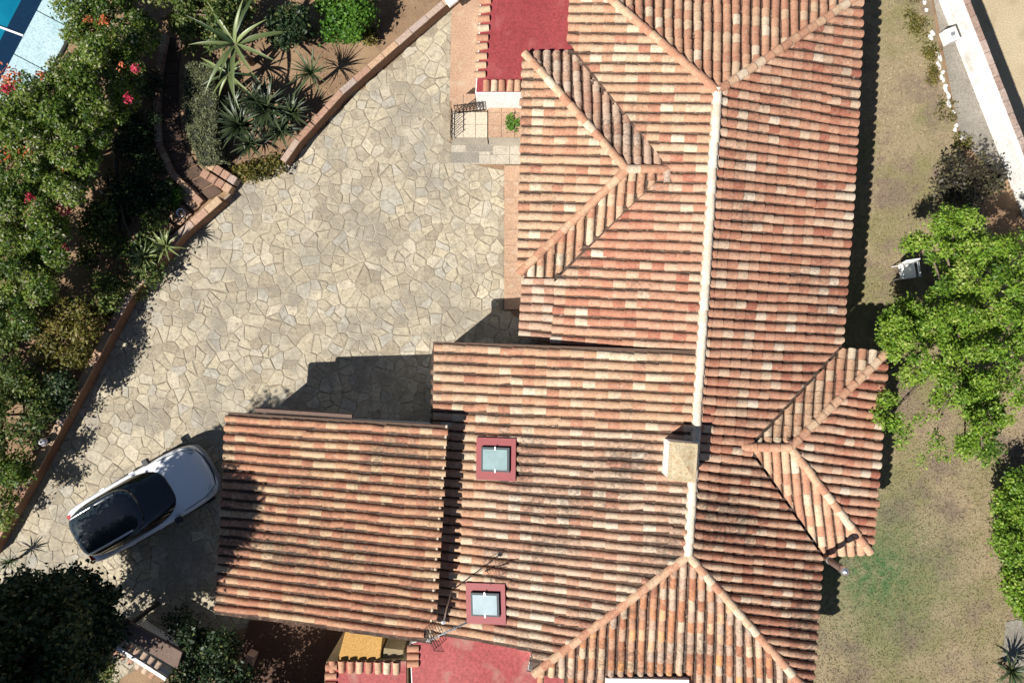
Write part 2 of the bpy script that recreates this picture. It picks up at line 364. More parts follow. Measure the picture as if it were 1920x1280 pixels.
# swimming pool corner
W = [P(-60, -60, -0.15), P(86, -60, -0.15), P(80, 20, -0.15), P(-10, 190, -0.15), P(-60, 290, -0.15)]
pool = sheet('pool_water', [P(-300, -300), P(140, -160), P(88, 0), P(0, 165), P(-110, 375), P(-300, 375)], 0.10, M_pool)
cop = empty('pool_deck', P(60, 60, 0)); cop['kind'] = 'structure'
ea, eb = P(150, -120), P(-70, 300); ed = (eb-ea).normalized(); eq = Vector((ed.y*-1, ed.x, 0)); eq = eq if eq.x > 0 else -eq
L_ = (eb-ea).length; k = 0; s_ = -0.35
while s_ < L_:
    a = ea+ed*(s_+0.012); b = ea+ed*(min(s_+1.55, L_)-0.012)
    mb = MB().prism([a, b, b+eq*1.25, a+eq*1.25], 0.0, 0.16)
    bevel(mb.build('coping_slab', M_coping, cop), 0.015); s_ += 1.55
pe = MB().prism([ea-eq*.02, eb-eq*.02, eb-eq*.62, ea-eq*.62], 0.02, 0.112).build('edge_shade_band', plain('navy_pool_shade', (0.006, 0.022, 0.05), 0.12, var=0.1), cop)  # navy band puts the pool wall's shade into colour
ln = MB().tube([P(-30, 40, 0.14), P(44, 67, 0.14)], 0.035, 6).build('lane_line', plain('white_rope', (0.8, 0.8, 0.8), 0.5, var=0))
tag(ln, 'thin white line floating across the blue pool corner', 'lane line')

# ------------------------------------------------------------------ courtyard of crazy paving
COURT = [(872, -30), (850, 30), (843, 190), (845, 300), (944, 320), (948, 580), (1010, 640), (900, 720), (860, 1190), (640, 1200), (480, 1172),
         (395, 1190), (300, 1230), (120, 1330), (-60, 1330), (-60, 1120), (0, 1040), (100, 830), (235, 560), (300, 490), (440, 352), (545, 300), (700, 150), (800, 60), (850, -10)]
CP = [P(*q) for q in COURT]
court = empty('courtyard_paving', P(560, 560, 0)); court['kind'] = 'structure'
mt = sheet('mortar_bed', CP, 0.008, M_mortar, kind=None, parent=court)
def voronoi(poly, sp, gap):
    xs = [p.x for p in poly]; ys = [p.y for p in poly]; sites = []
    y = min(ys)-sp; row = 0
    while y < max(ys)+sp:
        x = min(xs)-sp+(row % 2)*sp/2
        while x < max(xs)+sp:
            if random.random() > 0.24:
                sites.append((x+random.uniform(-.43, .43)*sp, y+random.uniform(-.43, .43)*sp))
            x += sp*random.uniform(0.75, 1.25)
        y += sp*0.82; row += 1
    grid = {}
    for i, s in enumerate(sites): grid.setdefault((int(s[0]//(sp*2)), int(s[1]//(sp*2))), []).append(i)
    cells = []
    for i, s in enumerate(sites):
        if not inside(s[0], s[1], poly): continue
        c = [(s[0]-sp*1.3, s[1]-sp*1.3), (s[0]+sp*1.3, s[1]-sp*1.3), (s[0]+sp*1.3, s[1]+sp*1.3), (s[0]-sp*1.3, s[1]+sp*1.3)]
        gx, gy = int(s[0]//(sp*2)), int(s[1]//(sp*2))
        for ax in (-1, 0, 1):
            for ay in (-1, 0, 1):
                for j in grid.get((gx+ax, gy+ay), []):
                    if j == i: continue
                    q = sites[j]; nx, ny = q[0]-s[0], q[1]-s[1]; d = math.hypot(nx, ny)
                    if d > sp*3 or d < 1e-6: continue
                    nx /= d; ny /= d; gp = gap*(0.25+2.2*abs(math.sin((s[0]+q[0])*37.7+(s[1]+q[1])*91.3))**3); lim = (s[0]*nx+s[1]*ny)+d/2-gp/2
                    nc = []
                    for a in range(len(c)):
                        p, r = c[a], c[(a+1) % len(c)]
                        dp, dr = p[0]*nx+p[1]*ny-lim, r[0]*nx+r[1]*ny-lim
                        if dp <= 0: nc.append(p)
                        if dp*dr < 0:
                            tt = dp/(dp-dr); nc.append((p[0]+(r[0]-p[0])*tt, p[1]+(r[1]-p[1])*tt))
                    c = nc
                    if len(c) < 3: break
        # merge corners that almost touch
        cc = []
        for p in c:
            if not cc or math.hypot(p[0]-cc[-1][0], p[1]-cc[-1][1]) > 0.03: cc.append(p)
        if len(cc) >= 3:
            a = sum(cc[k][0]*cc[(k+1) % len(cc)][1]-cc[(k+1) % len(cc)][0]*cc[k][1] for k in range(len(cc)))/2
            if a > 0.006: cells.append((a, cc))
    return cells
def slab(c, h):
    "irregular stone: worn edge ring, slightly tilted uneven top"
    n = len(c); cx = sum(p[0] for p in c)/n; cy = sum(p[1] for p in c)/n
    tx, ty = random.uniform(-.012, .012), random.uniform(-.012, .012)
    pts = []                                  # roughen the outline
    for k in range(n):
        p, q = c[k], c[(k+1) % n]; pts.append(p)
        L = math.hypot(q[0]-p[0], q[1]-p[1])
        if L > 0.16:
            j = random.uniform(-.022, .010); m_ = random.uniform(.35, .65)
            pts.append((p[0]+(q[0]-p[0])*m_+(q[1]-p[1])/L*j, p[1]+(q[1]-p[1])*m_-(q[0]-p[0])/L*j))
    n = len(pts); v = []
    for (x, y) in pts: v.append((x, y, 0.004))
    for (x, y) in pts: v.append((x, y, h-0.008+(x-cx)*tx+(y-cy)*ty))
    for (x, y) in pts:
        d = math.hypot(x-cx, y-cy)+1e-6; k = max(0.5, 1-0.022/d)
        v.append((cx+(x-cx)*k, cy+(y-cy)*k, h+(x-cx)*tx+(y-cy)*ty))
    f = [(i, (i+1) % n, n+(i+1) % n, n+i) for i in range(n)]+[(n+i, n+(i+1) % n, 2*n+(i+1) % n, 2*n+i) for i in range(n)]
    f.append(tuple(range(2*n, 3*n)))
    return v, f
cells = voronoi(CP, 0.33, 0.012)
def visible_cell(c):
    x = sum(p[0] for p in c)/len(c); y = sum(p[1] for p in c)/len(c)
    px, py = x*S0+960, 640-y*S0
    return 0 < px < 945 and 0 < py < 1150 and not (425 < px < 850 and py > 700) and not (px > 820 and py > 620)
cells.sort(key=lambda q: -(q[0]+(100 if visible_cell(q[1]) else 0)))
rest = MB(); rt = []
for i, (a, c) in enumerate(cells):
    v, f = slab(c, random.uniform(0.016, 0.028))
    if i < 300: obj('flagstone', v, f, M_stoneO, court)
    else:
        rest.add(v, f); rt += [random.random()]*len(v)
o = rest.build('flagstone_field', M_stoneA, court); o['kind'] = 'stuff'
at = o.data.attributes.new('tint', 'FLOAT', 'POINT'); at.data.foreach_set('value', rt)

# ------------------------------------------------------------------ house planes
ZR = 4.0
R1 = P(1345, 172, ZR); R2 = P(1290, 1040, ZR); RM = P(1310, 657, ZR)
PE = Plane(R1, R2, P(1575, 640, 2.56)); PW1 = Plane(R1, RM, P(1050, 515, 2.78)); PW2 = Plane(RM, R2, P(812, 700, 2.5))
NE = PE.ray(1617, -12); NW = PW1.ray(1072, -62); PN = Plane(R1, NE, NW)
SE = PE.ray(1523, 1306); SW = PW2.ray(1000, 1262); PS = Plane(R2, SE, SW)
w0 = PW1.ray(1250, 318); zW = w0.z; wpk = P(1175, 318, zW)
wNW = P(984, 101, 2.62); wSW = P(973, 513, 2.62)
PWW = Plane(wpk, wNW, wSW); PWN = Plane(wpk, w0, wNW); PWS = Plane(wpk, w0, wSW)
b0 = PE.ray(1403, 838); zB = b0.z; bpk = P(1481, 838, zB); bNE = P(1659, 662, 2.55); bSE = P(1631, 1034, 2.55)
PBE = Plane(bpk, bNE, bSE); PBN = Plane(bpk, b0, bNE); PBS = Plane(bpk, b0, bSE)
gTL, gTR, gBL = P(428, 773, 2.5), P(835, 797, 3.4), P(406, 1147, 2.5); PG = Plane(gTL, gTR, gBL)
PL = Plane(P(982, 522, 2.42), P(1042, 522, 2.66), P(975, 628, 2.42))

TW, TH, TL_ = 0.099, 0.094, 0.43          # half width, height, length of a barrel tile
EXPO, PITCH = 0.335, 0.268
def barrel(hw=TW, ht=TH, L=TL_, seg=6, taper=0.88, lift=0.013, th=0.012):
    v = []; f = []
    def arc(y, s, z, k=0):
        return [((hw*s-k)*math.cos(math.pi*i/seg)*-1, y, z+(ht*s-k)*math.sin(math.pi*i/seg)) for i in range(seg+1)]
    a0 = arc(0, 1, lift); a1 = arc(L, taper, 0); a2 = arc(0, 1, lift, th)
    v = a0+a1+a0+a2; n = seg+1            # the lip has its own vertices: a crisp edge at the lower end
    for i in range(seg):
        f.append((i+1, i, n+i, n+i+1)); f.append((2*n+i, 2*n+i+1, 3*n+i+1, 3*n+i))
    return v, f
TV, TF = barrel(); TVn = np.array(TV)
TV2, _ = barrel(hw=0.111, ht=0.082); TVn2 = np.array(TV2)          # the newer, wider tiles of the northern slopes
WIDE = ('cream', 'red', 'shadegrey', 'hip')
TILE_ME = {}
def tile_mesh(pal):
    if pal not in TILE_ME:
        me = mesh(TV2 if pal in WIDE else TV, TF, 'roof_tile'); me.polygons.foreach_set('use_smooth', [True]*len(me.polygons))
        me.materials.append(MT[(pal, 'object')]); TILE_ME[pal] = me
    return TILE_ME[pal]
class Field:
    "everything that covers one building's slopes"
    def __init__(s): s.whole = []; s.cut = []; s.pan = MB(); s.pt = []
def frame(b, u, n, yaw=0, roll=0):
    u = (u - n*u.dot(n)).normalized(); v = u.cross(n).normalized()
    M = Matrix((v, u, n)).transposed().to_4x4(); M.translation = b
    return M @ Matrix.Rotation(yaw, 4, 'Z') @ Matrix.Rotation(roll, 4, 'Y')
def lay(field, plane, poly, edges, pairs, pal, pal_fn=None):
    """poly: outline (plan), edges: 'c' cut / 'e' eave per side, pairs: (eave pixel, top pixel) rows of tiles follow"""
    E = [plane.ray(*a) for a, b in pairs]; T = [plane.ray(*b) for a, b in pairs]
    cum = [0]
    for i in range(len(E)-1): cum.append(cum[-1]+((E[i+1]-E[i]).length+(T[i+1]-T[i]).length)/2)
    N = max(1, round(cum[-1]/PITCH)); n = plane.n; ne = len(poly)
    ctr = (sum(p.x for p in poly)/ne, sum(p.y for p in poly)/ne)
    def row(s):
        i = 0
        while i < len(cum)-2 and s > cum[i+1]: i += 1
        k = (s-cum[i])/(cum[i+1]-cum[i]); return E[i].lerp(E[i+1], k), T[i].lerp(T[i+1], k)
    wob = random.uniform(0, 9)
    for r in range(N):
        for half in (0, 1):
            e, t = row(min(cum[-1], (r+0.5+0.5*half)*cum[-1]/N)); u = (t-e).normalized(); L = (t-e).length
            e = e - u*random.uniform(0.02, 0.05)
            v = u.cross(n).normalized()
            for j in range(int(L/EXPO)+1):
                b = e+u*(j*EXPO+random.uniform(-.008, .008)) + v*(0.03*noise.noise((j*0.35, r*0.45, wob))+random.uniform(-.005, .005))
                c = b+u*TL_/2
                if half:
                    if inside(c.x, c.y, poly):
                        g = PITCH/2-TW+0.035
                        q = [b-v*g, b+v*g, b+v*g+u*EXPO, b-v*g+u*EXPO]
                        zo = (0.026, 0.026, 0.008, 0.008)
                        mid = [b+n*0.012, b+u*EXPO-n*0.004]
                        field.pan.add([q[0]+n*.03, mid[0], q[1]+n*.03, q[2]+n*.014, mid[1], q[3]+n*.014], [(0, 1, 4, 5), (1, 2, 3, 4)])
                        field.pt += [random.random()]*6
                    continue
                sl = random.random() < .04
                M = frame(b+n*0.012-(u*random.uniform(.02, .05) if sl else u*0), u, n, random.gauss(0, .05 if sl else .015), random.gauss(0, .04))
                cor = [b-v*TW, b+v*TW, b+u*TL_+v*TW, b+u*TL_-v*TW]
                ins = [inside(q.x, q.y, poly) for q in cor]; ci = inside(c.x, c.y, poly)
                if not (ci or any(ins)): continue
                crossing = []; cks = []
                for k in range(ne):
                    if edges[k] == 'e': continue
                    p, q = poly[k], poly[(k+1) % ne]; d = Vector((q.x-p.x, q.y-p.y, 0)); ln_ = d.length; d /= ln_
                    nn = Vector((d.y, -d.x, 0))
                    ds = [(Vector((z.x-p.x, z.y-p.y, 0))).dot(nn) for z in cor]; ts = [(Vector((z.x-p.x, z.y-p.y, 0))).dot(d) for z in cor]
                    if min(ds) < -.04 < max(ds) and max(ts) > 0 and min(ts) < ln_: crossing.append((p, nn)); cks.append(k)
                pl = pal_fn(c) if pal_fn else pal
                if len(cks) == 2:          # at a re-entrant corner leave the tile whole
                    k1, k2 = (cks if (cks[0]+1) % ne == cks[1] else cks[::-1])
                    if (k1+1) % ne == k2:
                        a_, b_, c_ = poly[k1], poly[k2], poly[(k2+1) % ne]
                        if (b_.x-a_.x)*(c_.y-b_.y)-(b_.y-a_.y)*(c_.x-b_.x) < 0: crossing = []
                if not crossing:
                    if ci: field.whole.append((M, pl, c.z))
                else:
                    bm = bmesh.new(); vs_ = [bm.verts.new(M @ Vector(q)) for q in (TV2 if pl in WIDE else TV)]
                    for q in TF: bm.faces.new([vs_[z] for z in q])
                    for p, nn in crossing:
                        bmesh.ops.bisect_plane(bm, geom=bm.verts[:]+bm.edges[:]+bm.faces[:], plane_co=(p.x-nn.x*.04, p.y-nn.y*.04, 0), plane_no=nn, clear_outer=True)
                        if not bm.verts: break
                    if bm.verts:
                        bm.verts.index_update(); vv = [q.co.copy() for q in bm.verts]; ff = [tuple(z.index for z in q.verts) for q in bm.faces]
                        m_ = sum(vv, Vector())/len(vv)
                        if ff and len(vv) > 4: field.cut.append((vv, ff, pl))
                    bm.free()
def ccw(poly, edges):
    n = len(poly); a = sum(poly[i].x*poly[(i+1) % n].y-poly[(i+1) % n].x*poly[i].y for i in range(n))
    if a < 0:
        poly = poly[::-1]; e = edges[::-1]; edges = e[1:]+e[:1]
    return poly, edges
def offset_poly(poly, edges, d):
    n = len(poly); lines = []
    for k in range(n):
        p, q = poly[k], poly[(k+1) % n]; t = Vector((q.x-p.x, q.y-p.y)).normalized(); nn = Vector((-t.y, t.x))
        o_ = d if edges[k] == 'e' else 0.0
        lines.append((Vector((p.x, p.y))+nn*o_, t))
    r = []
    for k in range(n):
        (p, t), (q, s) = lines[k-1], lines[k]
        den = t.x*s.y-t.y*s.x
        if abs(den) < 1e-3: r.append(q)
        else:
            kk = ((q.x-p.x)*s.y-(q.y-p.y)*s.x)/den; r.append(p+t*kk)
    return r
def slope(parent, field, plane, pix, edges, pairs, pal, pal_fn=None, inset=0.35, wall=True):
    poly = [plane.ray(*q) for q in pix]; poly, edges = ccw(poly, list(edges)); field.sgn = 1
    lay(field, plane, poly, edges, pairs, pal, pal_fn)
    s = MB().prism(poly, lambda x, y: plane.z(x, y)-0.13, lambda x, y: plane.z(x, y)+0.002).build('roof_slope', M_deck, parent)
    if wall:
        ip = offset_poly(poly, edges, inset)
        MB().prism([(p.x, p.y) for p in ip], -0.05, lambda x, y: plane.z(x, y)-0.14).build('wall', M_white, parent)
    return s
def finish(field, parent, limit, nm='roof_tile'):
    field.whole.sort(key=lambda q: -q[2])
    for M, pal, z in field.whole[:limit]:
        o = bpy.data.objects.new(nm, tile_mesh(pal)); C.objects.link(o); o.parent = parent
        o.matrix_parent_inverse = WINV(parent); o.matrix_basis = M
    pals = sorted(set([q[1] for q in field.whole]+[q[2] for q in field.cut])); V = []; F = []; T = []; MI = []
    for M, pal, z in field.whole[limit:]:
        n0 = len(V); A = np.array(M); V += [tuple(q) for q in ((TVn2 if pal in WIDE else TVn) @ A[:3, :3].T + A[:3, 3])]
        F += [tuple(i+n0 for i in q) for q in TF]; T += [random.random()]*len(TV); MI += [pals.index(pal)]*len(TF)
    for vv, ff, pal in field.cut:
        n0 = len(V); V += [tuple(q) for q in vv]; F += [tuple(i+n0 for i in q) for q in ff]; T += [random.random()]*len(vv); MI += [pals.index(pal)]*len(ff)
    if V:
        o = obj(nm+'_field', V, F, [MT[(p, 'attr')] for p in pals], parent, True); o['kind'] = 'stuff'
        o.data.polygons.foreach_set('material_index', MI)
        at = o.data.attributes.new('tint', 'FLOAT', 'POINT'); at.data.foreach_set('value', T)
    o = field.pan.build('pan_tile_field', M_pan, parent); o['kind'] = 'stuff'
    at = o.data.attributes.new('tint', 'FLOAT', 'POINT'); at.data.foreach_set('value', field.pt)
CV, CF = barrel(0.125, 0.10, 0.42, 6, 0.86, 0.02)
CAP_ME = {}
def caps(parent, a, b, pal, lift=0.0, name='ridge_tile', pale=0):
    "a run of ridge tiles from the low end a to the high end b"
    key = pal
    if key not in CAP_ME:
        me = mesh(CV, CF, name); me.polygons.foreach_set('use_smooth', [True]*len(me.polygons)); me.materials.append(MT[(pal, 'object')]); CAP_ME[key] = me
    d = (b-a); L = d.length; u = d.normalized(); side = u.cross(Vector((0, 0, 1))).normalized(); n = side.cross(u).normalized()
    k = max(1, round(L/0.345)); st = L/k
    for j in range(k):
        M = frame(a+u*(j*st)+n*(lift+random.uniform(0, .008))+side*random.uniform(-.008, .008), u, n, random.gauss(0, .015), random.gauss(0, .03))
        o = bpy.data.objects.new(name, CAP_ME[key]); C.objects.link(o); o.parent = parent; o.matrix_parent_inverse = WINV(parent); o.matrix_basis = M

house = empty('house', P(1300, 640, 0))
tag(house, 'white house under a long hipped roof of weathered terracotta barrel tiles', 'house')
FH = Field()
wv = lambda pl, a: pl.ray(*a)
slope(house, FH, PE, [(1345, 172), (1617, -12), (1573, 652), (1403, 838), (1541, 1040), (1523, 1306), (1290, 1040)], 'ceccecc'[:7],
      [((1615, -40), (1356, -70)), ((1606, 216), (1345, 172)), ((1592, 440), (1326, 420)), ((1572, 692), (1308, 680)), ((1548, 935), (1297, 905)), ((1535, 1085), (1289, 1062)), ((1518, 1330), (1278, 1300))],
      'red', lambda c: 'dark' if c.y < P(0, 880, 3).y + 0.8*noise.noise((c.x*.5, c.y*.5, 3)) else 'red')
slope(house, FH, PW1, [(1345, 172), (1310, 657), (1037, 648), (1050, 515), (1250, 318), (1077, 101), (1072, -62)], 'cceccec',
      [((1073, -66), (1356, -60)), ((1064, 178), (1345, 182)), ((1052, 392), (1328, 402)), ((1036, 645), (1309, 660))], 'cream',
      lambda c: 'red' if c.y < P(0, 330, 3).y + 1.2*noise.noise((c.x*.6, c.y*.6, 5)) else 'cream')
slope(house, FH, PN, [(1345, 172), (1072, -62), (1617, -12)], 'cec', [((1062, -62), (1062, 180)), ((1345, -38), (1345, 180)), ((1625, -12), (1622, 180))], 'hip')
slope(house, FH, PW2, [(1310, 657), (1290, 1040), (1000, 1262), (994, 1216), (802, 1188), (812, 640)], 'cccece'[:6],
      [((812, 642), (1309, 664)), ((808, 826), (1300, 850)), ((804, 1008), (1290, 1058)), ((800, 1196), (1276, 1290))], 'cream',
      lambda c: 'sooty' if c.y < P(0, 800, 3).y + 1.0*noise.noise((c.x*.5, c.y*.5, 8)) and c.x > P(930, 0, 3).x + 1.2*noise.noise((c.x*.4, c.y*.4, 2)) else 'cream')
slope(house, FH, PS, [(1290, 1040), (1523, 1306), (1150, 1290), (1000, 1262)], 'ceec', [((985, 1280), (1003, 1040)), ((1290, 1295), (1300, 1040)), ((1530, 1306), (1508, 1040))], 'south')
# projecting wings
slope(house, FH, PWW, [(1175, 318), (984, 101), (973, 513)], 'cec', [((984, 96), (1180, 96)), ((977, 310), (1180, 316)), ((972, 520), (1180, 528))], 'cream')
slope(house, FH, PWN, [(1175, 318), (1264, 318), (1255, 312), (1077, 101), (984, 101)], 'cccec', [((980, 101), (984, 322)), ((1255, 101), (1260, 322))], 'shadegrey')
slope(house, FH, PWS, [(1175, 318), (973, 513), (1050, 515), (1252, 324), (1268, 318)], 'ceccc', [((970, 516), (980, 316)), ((1250, 516), (1268, 316))], 'cream')
slope(house, FH, PBE, [(1481, 838), (1659, 662), (1631, 1034)], 'cec', [((1661, 660), (1490, 640)), ((1646, 872), (1481, 850)), ((1631, 1040), (1481, 1030))], 'red')
slope(house, FH, PBN, [(1481, 838), (1403, 838), (1573, 652), (1659, 662)], 'ccec', [((1400, 650), (1395, 842)), ((1664, 660), (1645, 842))], 'cream')
slope(house, FH, PBS, [(1481, 838), (1631, 1034), (1541, 1040), (1403, 838)], 'cecc', [((1425, 1042), (1410, 836)), ((1642, 1036), (1618, 836))], 'hip')
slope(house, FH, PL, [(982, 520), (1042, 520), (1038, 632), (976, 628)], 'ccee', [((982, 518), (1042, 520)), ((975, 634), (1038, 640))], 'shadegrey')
finish(FH, house, 300)
# ridges and hips
up = Vector((0, 0, 0.03))
caps(house, R2+up, R1+up, 'ridge')
rc = MB().bar(R2, R1, 0.27, ZR-.07, ZR+.035).build('ridge_mortar', M_palepav, house)
caps(house, NW+up, R1+up, 'hip'); caps(house, NE+up, R1+up, 'hip'); caps(house, SE+up, R2+up, 'hip'); caps(house, SW+up, R2+up, 'hip')
caps(house, wNW+up, wpk+up, 'hip'); caps(house, wSW+up, wpk+up, 'hip'); caps(house, wpk+up, w0+up, 'hip')
caps(house, bNE+up, bpk+up, 'hip'); caps(house, bSE+up, bpk+up, 'hip'); caps(house, bpk+up, PE.ray(1395, 838)+up, 'hip')

# flat red terraces with tile coping
def pts(z, *q): return [P(a, b, z) for a, b in q]
def terrace(poly_px, z, m, z0=0, wm=None):
    poly = pts(z, *poly_px)
    MB().prism(poly, z0-0.05, z-0.006).build('terrace_wall', wm or M_white, house)
    ip = offset_poly(*ccw(poly, ['e']*len(poly)), 0.03)
    MB().prism([(p.x, p.y) for p in ip], z-0.004, z+0.03).build('flat_roof', m, house)
def coping(a, b, outv, z, pal='hip', n=None, L=0.33):
    "barrel tiles side by side across a parapet edge"
    A, B = P(*a, z), P(*b, z); d = B-A; n = n or max(2, round(d.length/0.27)); u = -Vector(outv).normalized()
    if 'cope' not in CAP_ME:
        v, f = barrel(0.105, 0.085, L, 6, 0.9, 0.0); me = mesh(v, f, 'coping_tile'); me.polygons.foreach_set('use_smooth', [True]*len(me.polygons))
        me.materials.append(MT[('hip', 'object')]); CAP_ME['cope'] = me
    for i in range(n):
        M = frame(A+d*((i+.5)/n)+Vector((0, 0, 0.035)), u, Vector((0, 0.0, 1)), random.gauss(0, .03), random.gauss(0, .03))
        o = bpy.data.objects.new('coping_tile', CAP_ME['cope']); C.objects.link(o); o.parent = house; o.matrix_parent_inverse = WINV(house); o.matrix_basis = M
terrace([(902, -60), (1085, -60), (1085, 112), (996, 112), (990, 175), (891, 175), (897, 90)], 2.45, M_redroof)
coping((902, -40), (888, 150), (-1, -0.06, 0), 2.45); coping((905, 174), (978, 174), (0, -1, 0), 2.45, n=5)
terrace([(768, 1206), (830, 1186), (1000, 1212), (990, 1255), (1018, 1262), (1160, 1284), (1160, 1360), (775, 1360)], 2.5, M_redroof2)
terrace([(612, 1240), (764, 1236), (764, 1360), (600, 1360)], 2.46, M_redroof2, wm=M_khaki)
coping((615, 1236), (752, 1240), (0, 1, 0), 2.46); coping((764, 1207), (764, 1250), (-1, 0, 0), 2.5, n=3); coping((612, 1240), (606, 1340), (-1, 0, 0), 2.46)
q_ = [PS.ray(*q) for q in ((1136, 1268), (1292, 1270))]; zz = max(q.z for q in q_)+0.14
MB().prism(pts(zz, (1136, 1271), (1292, 1274), (1292, 1340), (1136, 1340)), zz-.5, zz).build('parapet', M_white, house)

# skylights on the west slope
M_glass = plain('skylight_glass', (0.20, 0.29, 0.29), 0.3, 0, 0.3, var=0.15, vs_=3); M_frame = plain('grey_metal', (0.07, 0.08, 0.085), 0.6, 0, 0.2, var=0.05)
M_glass2 = plain('skylight_glass_pale', (0.34, 0.42, 0.44), 0.08, 0, 0.5, var=0.1, vs_=3)
def skylight(pc, size, gm):
    c = PW2.ray(*pc); n = PW2.n; u = (PW2.ray(pc[0]+50, pc[1]+2)-c).normalized(); M = frame(c, u, n)     # x = lateral, y = up-slope
    wx, wy = size; k = MB(); zt = 0.15
    iw, il = wx*0.30, wy*0.37
    for (x0, x1, y0, y1) in ((-wx/2, wx/2, -wy/2, -il), (-wx/2, wx/2, il, wy/2), (-wx/2, -iw, -il, il), (iw, wx/2, -il, il)):
        k.box(((x0+x1)/2, (y0+y1)/2, zt/2), x1-x0, y1-y0, zt, M)
    s = k.build('skylight', M_redframe, house)
    MB().box((0, 0, 0.12), iw*2-0.03, il*2-0.03, 0.24, M).build('sash', M_frame, s)
    MB().box((0, 0, 0.247), iw*1.6, il*1.66, 0.012, M).build('glass_pane', gm, s)
    for sg in (-1, 1): MB().box((sg*iw*0.88, 0, 0.253), 0.09, 0.03, 0.02, M).build('latch', M_alu, s)
    return s
skylight((932, 859), (1.17, 1.12), M_glass); skylight((913, 1128), (1.12, 1.12), M_glass2)
# chimney
cb = [P(1258, 829, 4.75), P(1306, 833, 4.75), P(1302, 902, 4.75), P(1254, 897, 4.75)]
ch = MB().prism(cb, 3.4, 4.71).build('chimney', M_white, house)
M_cap = ground_mat('chimney_cap_weathered', (0.42, 0.33, 0.2), (0.52, 0.43, 0.28), (0.35, 0.2, 0.09), 5, 25, 0.9, 0.3)
bevel(MB().prism(offset_poly(*ccw(cb, ['e']*4), -0.03), 4.712, 4.80).build('cap_slab', M_cap, ch), 0.015)
pk = MB(); cc = sum(cb, Vector())/4
pk.add([Vector((p[0], p[1], 4.802)) for p in offset_poly(*ccw(cb, ['e']*4), 0.05)]+[Vector((cc.x, cc.y, 4.87))], [(0, 1, 4), (1, 2, 4), (2, 3, 4), (3, 0, 4)])
pk.build('cap_mortar', M_cap, ch)
# flue pipe at the foot of the south-east valley
fb_ = P(1546, 1044, 2.65)
fl = MB().tube([fb_-Vector((0, 0, 0.4)), fb_+Vector((0, 0, 1.25))], 0.085, 10).build('flue_pipe', M_flue, house, True)
MB().tube([fb_+Vector((0, 0, 1.18)), fb_+Vector((0, 0, 1.34)), fb_+Vector((0, 0, 1.42))], [0.12, 0.12, 0.02], 10).build('flue_cap', M_alu, fl, True)
MB().tube([fb_+Vector((0, 0, 0.3)), fb_+Vector((0, 0, 0.36))], 0.10, 10).build('flue_collar', M_alu, fl, True)
# scalloped brackets: eave-end tile corner beside the flue is part of the tile field

# ------------------------------------------------------------------ garage wing with its own tiled roof
gar = empty('garage', P(620, 960, 0))
tag(gar, 'low garage with single slope of orange brown barrel tiles beside the parked car', 'garage')
FG = Field()
slope(gar, FG, PG, [(428, 773), (835, 797), (803, 1203), (406, 1147)], 'eeee', [((428, 776), (838, 801)), ((406, 1145), (806, 1201))], 'garage', inset=0.3)
finish(FG, gar, 300)
bm_ = MB().tube([PG.ray(478, 768)+Vector((0, 0, -.09)), PG.ray(660, 780)+Vector((0, 0, -.09))], 0.075, 6).build('fascia_beam', plain('brown_beam', (0.13, 0.08, 0.06), 0.8), gar)
tr = PG.ray(835, 797); br = PG.ray(803, 1203)
MB().bar(tr+Vector((0.03, 0, 0)), br+Vector((0.03, 0, 0)), 0.05, lambda x, y: 3.22, lambda x, y: 3.40).build('verge_board', M_palepav, gar)

# ------------------------------------------------------------------ courtyard edges, walls, paths
def strip(name, q, z, m): return sheet(name, [P(*a) for a in q], z, m)
strip('entrance_walk', ((848, -30), (905, -30), (905, 190), (843, 190)), 0.045, M_terra)
def tiles_on(parent, x0, y0, x1, y1, nx, ny, z0, z1, m, nm='floor_tile'):
    a = P(x0, y0, z1); b = P(x1, y1, z1); MB().prism([(a.x+.01, a.y-.01), (b.x-.01, a.y-.01), (b.x-.01, b.y+.01), (a.x+.01, b.y+.01)], z0, z1-.018).build('floor_bed', M_step, parent)
    for i in range(nx):
        for j in range(ny):
            a = P(x0+(x1-x0)*i/nx, y0+(y1-y0)*j/ny, z1); b = P(x0+(x1-x0)*(i+1)/nx, y0+(y1-y0)*(j+1)/ny, z1); g = 0.007
            o = MB().prism([(a.x+g, a.y-g), (b.x-g, a.y-g), (b.x-g, b.y+g), (a.x+g, b.y+g)], z1-.028, z1+random.uniform(-.002, .003)).build(nm, m, parent)
porch = empty('porch_floor', P(890, 240, 0)); porch['kind'] = 'structure'
tiles_on(porch, 846, 210, 914, 258, 3, 2, 0.02, 0.95, M_palepav); tiles_on(porch, 915, 188, 990, 258, 3, 3, 0.02, 1.1, M_terra)
tiles_on(porch, 846, 272, 992, 308, 4, 2, 0.02, 0.09, M_step); tiles_on(porch, 846, 176, 914, 209, 3, 1, 0.02, 0.95, M_terra)
tiles_on(porch, 846, 264, 925, 306, 3, 2, 0.02, 0.09, M_concrete); tiles_on(porch, 846, 192, 914, 222, 3, 1, 0.02, 0.17, M_terra)
walk = empty('wall_foot_walk', P(960, 440, 0)); walk['kind'] = 'structure'
tiles_on(walk, 945, 310, 985, 580, 1, 9, 0.02, 0.06, M_terra)
strip('patio', ((468, 1160), (860, 1195), (860, 1420), (420, 1420)), 0.05, M_patio)

